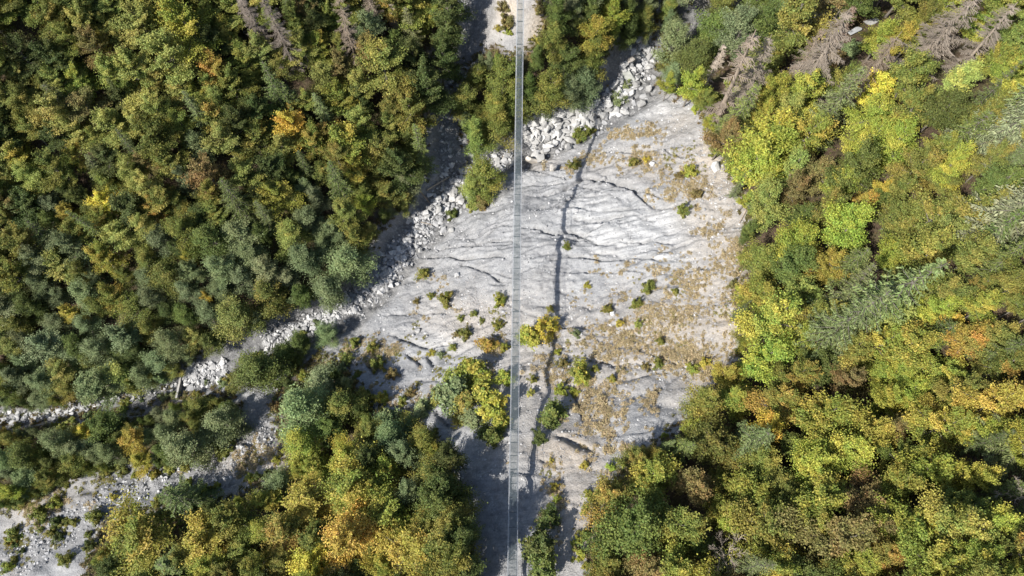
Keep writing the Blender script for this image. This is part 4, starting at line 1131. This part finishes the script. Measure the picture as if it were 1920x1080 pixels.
# bed stones: many sizes along the channels; the largest are things of their own, the rest is rubble
def along(poly_px, n, width, rlo, rhi, sec, power=2.2):
    L_ = resample(poly_px, 2.0)
    k = GB.integers(0, len(L_) - 1, n)
    d = L_[k + 1] - L_[k]
    nrm = unit(np.stack([-d[:, 1], d[:, 0]], -1))
    q = L_[k] + nrm * (GB.normal(0, .5, n).clip(-1.2, 1.2) * width)[:, None]
    r = rlo + (rhi - rlo) * GB.random(n) ** power
    return [(a, b, c, sec) for (a, b), c in zip(q, r)]
B = []
B += along([(1215,85),(1195,120),(1182,165)], 260, 30, 2.6, 12, 'head of the boulder field', 1.8)
B += along([(1182,165),(1165,190),(1120,207)], 180, 30, 2.6, 12, 'bend of the boulder field', 1.8)
B += along([(1120,203),(1085,216),(1050,230)], 350, 42, 2.6, 13, 'wide middle of the boulder field', 1.8)
B += along([(1050,230),(985,264)], 350, 42, 2.6, 13, 'boulder field reaching up to the footbridge', 1.8)
B += along([(960,290),(890,318)], 170, 28, 2.4, 10, 'torrent bed under the bridge thicket', 1.9)
B += along([(890,318),(845,365),(800,420)], 350, 30, 2.4, 10, 'torrent bed around the fallen log', 1.9)
B += along([(800,420),(755,470),(710,530),(650,580)], 620, 26, 2.0, 9, 'shaded torrent bed beside the marl')
B += along([(650,580),(600,600),(540,622),(490,640)], 420, 17, 2.0, 7.5, 'white stone ribbon above the check dam')
B += along([(425,690),(385,700),(345,708)], 330, 20, 2.0, 8, 'white stones held by the check dam', 1.8)
B += along([(330,715),(220,745),(100,772),(0,785),(-40,790)], 460, 12, 1.8, 7, 'torrent bed below the check dam')
B += along([(850,350),(835,290),(840,200),(870,110)], 200, 22, 1.8, 7, 'side gully bed')
B += along(TRACK_PX[2:], 2200, 36, 0.8, 4.5, 'gravel gully', 3.0)
B.sort(key=lambda b: -b[2])
fine = []
n_big = 0
SEC = {}
for (x, y, r, sec) in B:
    if n_big < 262 and r > 4.2 and -10 < x < 1930 and -10 < y < 1090:
        n_big += 1
        tone = 'white' if SEC.get(sec, 0) % 2 else 'grey-white'
        SEC[sec] = SEC.get(sec, 0) + 1
        size = 'large' if r > 8.5 else ('middling' if r > 6 else 'smallish')
        set_boulder(x, y, r, f'{size} angular {tone} boulder in the {sec}', f'{tone} boulders in the {sec}', 1.12 if tone == 'white' else .92)
    else: fine.append((x, y, r))
def stone_pile(name, pts, label, tone=(1, 1, 1), jit=.15):
    """many small angular stones as one mass"""
    pts = np.array(pts, float)
    p = hit_ground(pts[:, 0], pts[:, 1])
    _, d = project(p)
    s = pts[:, 2] * d / FOC
    base = []
    for k in range(5):
        g = np.random.default_rng(700 + k)
        b = bmesh.new()
        for q in unit(g.normal(size=(9, 3))) * g.uniform([.8, .7, .5], [1.1, .95, .8]): b.verts.new(q)
        r = bmesh.ops.convex_hull(b, input=b.verts)
        for v in [v for v in b.verts if not v.link_faces]: b.verts.remove(v)
        bmesh.ops.triangulate(b, faces=b.faces[:])
        b.verts.index_update()
        base.append((np.array([v.co[:] for v in b.verts]), np.array([[v.index for v in f.verts] for f in b.faces]))); b.free()
    Vs, Fs, off, tint = [], [], 0, []
    for i in range(len(p)):
        V, F = base[i % 5]
        a = GB.uniform(0, 6.28)
        R = np.array([[math.cos(a), -math.sin(a), 0], [math.sin(a), math.cos(a), 0], [0, 0, 1]])
        Vs.append((V * s[i] * GB.uniform(.8, 1.2, 3)) @ R.T + p[i] + [0, 0, s[i] * .2]); Fs.append(F + off); off += len(V)
        tint.append(np.full(len(V), GB.random()))
    o = link(name, mesh_from(name, np.concatenate(Vs), np.concatenate(Fs), 3, M_PEBBLE, {'tint': np.concatenate(tint)}))
    o.color = (*tone, 1)
    return tag(o, label, kind='stuff')
m, nt, N, L, P = new_mat('loose_stone')
tn = node(nt, 'ShaderNodeAttribute', attribute_type='GEOMETRY', attribute_name='tint').outputs['Fac']
c = mix_col(nt, tn, (0.22, 0.222, 0.226), (0.54, 0.537, 0.53))
L.new(mix_col(nt, 1.0, c, node(nt, 'ShaderNodeObjectInfo').outputs['Color'], 'MULTIPLY'), P.inputs['Base Color'])
P.inputs['Roughness'].default_value = .9; P.inputs['Specular IOR Level'].default_value = .15
M_PEBBLE = m
stone_pile('rubble', fine, 'small angular stones filling the torrent bed')
def blob_pts(spec, clump=1, spread=5.0):
    out = []
    for (x, y, rx, ry, n, r0, r1) in spec:
        m_ = max(1, n // clump)
        q = GB.normal(size=(m_, 2)) * .6
        q = q[GB.integers(0, m_, n)] + GB.normal(size=(n, 2)) * ([spread / rx, spread / ry] if clump > 1 else .25)
        out += [(x + a * rx, y + b * ry, r0 + (r1 - r0) * GB.random() ** 2.5) for a, b in q]
    return out
stone_pile('scree', blob_pts([(890,585,80,40,900,.7,2.4),(920,640,60,30,250,.7,2.2),(1180,550,40,25,200,.7,2.0),(1090,575,60,20,120,.8,2.2)]), 'pinkish pebbles strewn over the stony patch of the scar', (1.0, .93, .87))
allscar = []
while len(allscar) < 9000:
    q = GB.uniform((640, 180), (1420, 900), (3000, 2))
    q = q[inside(q, SCAR_PX)]
    allscar += [(a, b, 0.6 + 2.6 * GB.random() ** 5) for a, b in q]
stone_pile('pebbles', allscar[:9000] + blob_pts([(1340,330,45,70,220,.7,4),(1330,460,60,60,200,.6,2.6),(1180,285,90,14,120,.8,3),(1240,240,70,40,160,.6,2.6),(700,560,50,50,300,.6,2.6),(830,455,50,30,120,.6,2.5),(500,850,60,30,300,.6,2.4),(1290,180,50,30,120,.7,2.6)]), 'scattered pale stones on the bare scar')

# broken clods along the rill edges
cl = []
for (r, dep, wid), (pp, _, _) in zip(RILLS, RILLS_PX * 1):
    q, _d = project(np.stack([r[:, 0], r[:, 1], ground(r[:, 0], r[:, 1])], -1))
    for a, b in q:
        for _ in range(2):
            if GB.random() < .75: cl.append((a + GB.normal(0, 2.2), b - 2 + GB.normal(0, 2.4), .8 + 2.4 * GB.random() ** 2.5))
led = np.where((fr_ > .88) & (amp_ * scar > .22))[0]
led = GB.choice(led, 2600)
cl += [(a + GB.normal(0, 1.2), b + GB.normal(0, 1.2), .6 + 1.8 * GB.random() ** 3) for a, b in PIX[led]]
stone_pile('clods', cl, 'broken grey clods along the rain-cut rills', (.86, .87, .89))

# ------------------------------------------------------------------ dry grass tufts
def tufts(name, pts, cols, label, mat, per=26, size=1.0, mound=.25):
    pts = np.array(pts, float)
    p = hit_ground(pts[:, 0], pts[:, 1])
    _, d = project(p)
    s = pts[:, 2] * d / FOC
    n = len(p) * per
    k = np.repeat(np.arange(len(p)), per)
    az = GB.uniform(0, 6.28, n); el = GB.uniform(.35, 1.45, n)
    dr = np.stack([np.cos(az) * np.cos(el), np.sin(az) * np.cos(el), np.sin(el)], -1)
    ln = s[k] * GB.uniform(.5, 1.15, n) * size
    base = p[k] + np.stack([np.cos(az), np.sin(az), 0 * az], -1) * (s[k] * mound * GB.random(n) ** .6)[:, None]
    Cn = base + dr * (ln * .45)[:, None]
    Cn[:, 2] += s[k] * np.maximum(0, mound - .25) * (1 - GB.random(n)) * .5
    Nm = unit(np.array([0, 0, .8]) + dr * .3 + GB.normal(0, .45, (n, 3)))
    turn = np.repeat(GB.random(len(p)), per) + GB.normal(0, .15, n)
    me = leaf_mesh(name, Cn, Nm, ln, ln * .16 + .03, turn, GB.random(n), mat, along=dr, rng=GB)
    o = link(name, me)
    o.color = (*(float(v) for v in lin(cols[0]) * .82), 1)
    o['autumn'] = [float(v) for v in lin(cols[1]) * .82]
    return tag(o, label, kind='stuff')
dry = blob_pts([(1290,520,90,40,120,1.5,3.5),(1240,600,120,60,300,1.5,3.5),(1180,650,120,60,300,1.5,3.5),(1330,600,60,100,200,1.5,3.5),(1290,520,90,40,230,3,7),(1240,600,110,50,260,3,7),(1180,650,110,40,200,3,7),(1260,660,80,40,200,3,7),(1310,690,50,40,130,4,8),(1120,640,60,40,80,3,6),(1200,300,80,30,150,3,6),(1280,340,60,50,140,3,7),
  (1130,770,40,45,120,5,9),(1150,800,40,40,110,5,9),(1215,760,14,34,60,4,8),(1080,750,20,30,60,4,8),(1150,720,60,20,60,3,6),(1190,250,60,14,90,3,6),(1050,690,40,60,120,3,7),(1045,930,25,70,80,4,8),(1100,860,60,30,30,4,7),
  (1350,480,40,60,110,3,6),(1370,600,30,70,90,3,6),(1330,430,40,50,70,3,6),(1190,870,40,30,70,4,8),(700,660,60,40,110,3,6),(770,740,60,30,70,3,6),(930,690,30,50,60,3,6),(1160,510,60,20,40,2.5,5),(480,850,60,30,120,3,6),(60,950,80,30,140,3,6),(440,880,40,20,50,3,6),(840,560,80,60,80,2.5,5),(1060,310,40,30,50,3,6),(300,870,40,20,30,3,6)], 9, 6.0)
cand = np.where((dryness > .35) & (scar > .5))[0]
cand = GB.choice(cand, 2200, p=dryness[cand] ** 2 / (dryness[cand] ** 2).sum())
dry = [(dry[i][0], dry[i][1], dry[i][2] * 1.25) for i in GB.permutation(len(dry))[:2600]] + [(a + GB.normal(0, 1), b + GB.normal(0, 1), 1.5 + 4.5 * GB.random() ** 2) for a, b in PIX[cand]]
tufts('dry_grass', dry, ((206, 184, 138), (172, 154, 108)), 'tan and straw coloured dry grass tufts on the scar', M_STRAW, 46, .66, .6)
grn = blob_pts([(60,1010,90,45,130,3,6),(1290,560,90,60,60,3,5),(1200,640,120,60,70,3,5),(1050,690,40,60,60,3,5),(720,670,70,50,120,3,6),(800,700,60,60,60,3,5),(1250,300,100,40,50,3,5),(60,930,90,40,150,3,6),(470,860,60,30,80,3,6),(200,900,60,30,80,3,6),(900,620,80,60,60,2.5,4.5),(1040,960,30,60,50,3,6),(640,660,40,20,60,3,6),(560,690,30,30,60,3,6)], 7, 6.0)
tufts('grass', grn, ((140, 140, 66), (160, 148, 70)), 'olive green grass tufts dotted over the scar and gully banks', M_STRAW, 40, .7, .5)

# ------------------------------------------------------------------ undergrowth below the canopy
ug = []
for f in FORESTS:
    q = GB.uniform((-60, -60), (1980, 1140), (9000, 2)); q = q[inside(q, f)]
    ug += [(a, b, GB.uniform(3, 7)) for a, b in q]
ug = [ug[i] for i in GB.permutation(len(ug))[:3600]]
# margins of the woods: brush along their edges
for f in FORESTS:
    e = resample(list(f) + [f[0]], 5.0)
    e = e[(e[:, 0] > -40) & (e[:, 0] < 1960) & (e[:, 1] > -40) & (e[:, 1] < 1120)]
    ug += [(a + GB.normal(0, 9), b + GB.normal(0, 9), GB.uniform(4, 8)) for a, b in e for _ in range(3)]
tufts('undergrowth', ug, ((104, 108, 52), (134, 112, 70)), 'low brush and saplings below the canopy and along the edges of the woods', M_STRAW, 20)

# ------------------------------------------------------------------ check dam, fallen logs
def world_line(p): return hit_ground(*np.array(p, float).T)
a, b = world_line([(341, 676), (338, 738)])
dm = link('check_dam', None, loc=tuple((a + b) / 2 + [0, 0, -.2]))
ln = float(np.linalg.norm((b - a)[:2]))
dm.rotation_euler = (0, 0, math.atan2(*(b - a)[1::-1]))
bx_ = Boxes(); bx_.add(-ln / 2 - 1.0, ln / 2 + 1.0, -0.12, 0.12, -2.8, 0.30)
wl = link('wall', bx_.mesh('wall', M_CONCRETE), dm)
bx_ = Boxes(); bx_.add(-ln / 2 - 1.1, ln / 2 + 1.1, -0.17, 0.17, 0.302, 0.42)
link('coping', bx_.mesh('coping', M_CONCRETE), dm)
tag(dm, 'low pale concrete check dam across the stony torrent', 'dam')
def log(pa, pb, r, label, tone=(1.3, 1.3, 1.28), lift=.3):
    p = world_line([pa, pb])
    c = (p[0] + p[1]) / 2
    t = Tubes(8)
    t.add([p[0] - c + [0, 0, lift], [0, 0, lift + .05], p[1] - c + [0, 0, lift]], [r, r * .85, r * .55])
    g = np.random.default_rng(int(pa[0]))
    for q in np.linspace(.3, .95, 6):
        st = (p[0] - c) * (1 - q) + (p[1] - c) * q + [0, 0, lift]
        t.add([st, st + unit(g.normal(size=3) + [0, 0, .5]) * g.uniform(.2, .5)], [r * .3, r * .12])
    o = link('fallen_log', t.mesh('fallen_log', M_DEADWOOD), None, tuple(c))
    o.color = (*tone, 1)
    tag(o, label, 'log')
log((800, 358), (843, 333), .19, 'long pale log lying over shaded torrent stones')
log((788, 360), (806, 382), .10, 'thin broken log leaning at the torrent edge', (1.2, 1.0, .85))
log((942, 297), (966, 280), .15, 'grey log sticking out of the thicket under the footbridge')
log((790, 418), (812, 423), .09, 'thin pale stick-like log among torrent stones')
log((1252, 130), (1275, 178), .13, 'pale leaning trunk fallen along the rim of the scar', (1.5, 1.45, 1.4), .6)
log((1398, 395), (1385, 420), .10, 'small bleached log with twigs at the upper rim of the scar', (1.4, 1.35, 1.3))
log((1420, 745), (1450, 800), .08, 'pale leaning branch-log at the lower forest rim', (1.4, 1.35, 1.3), 1.0)
log((1202, 610), (1210, 595), .05, 'small dark stick-like log on the beige soil', (.6, .55, .5), .12)
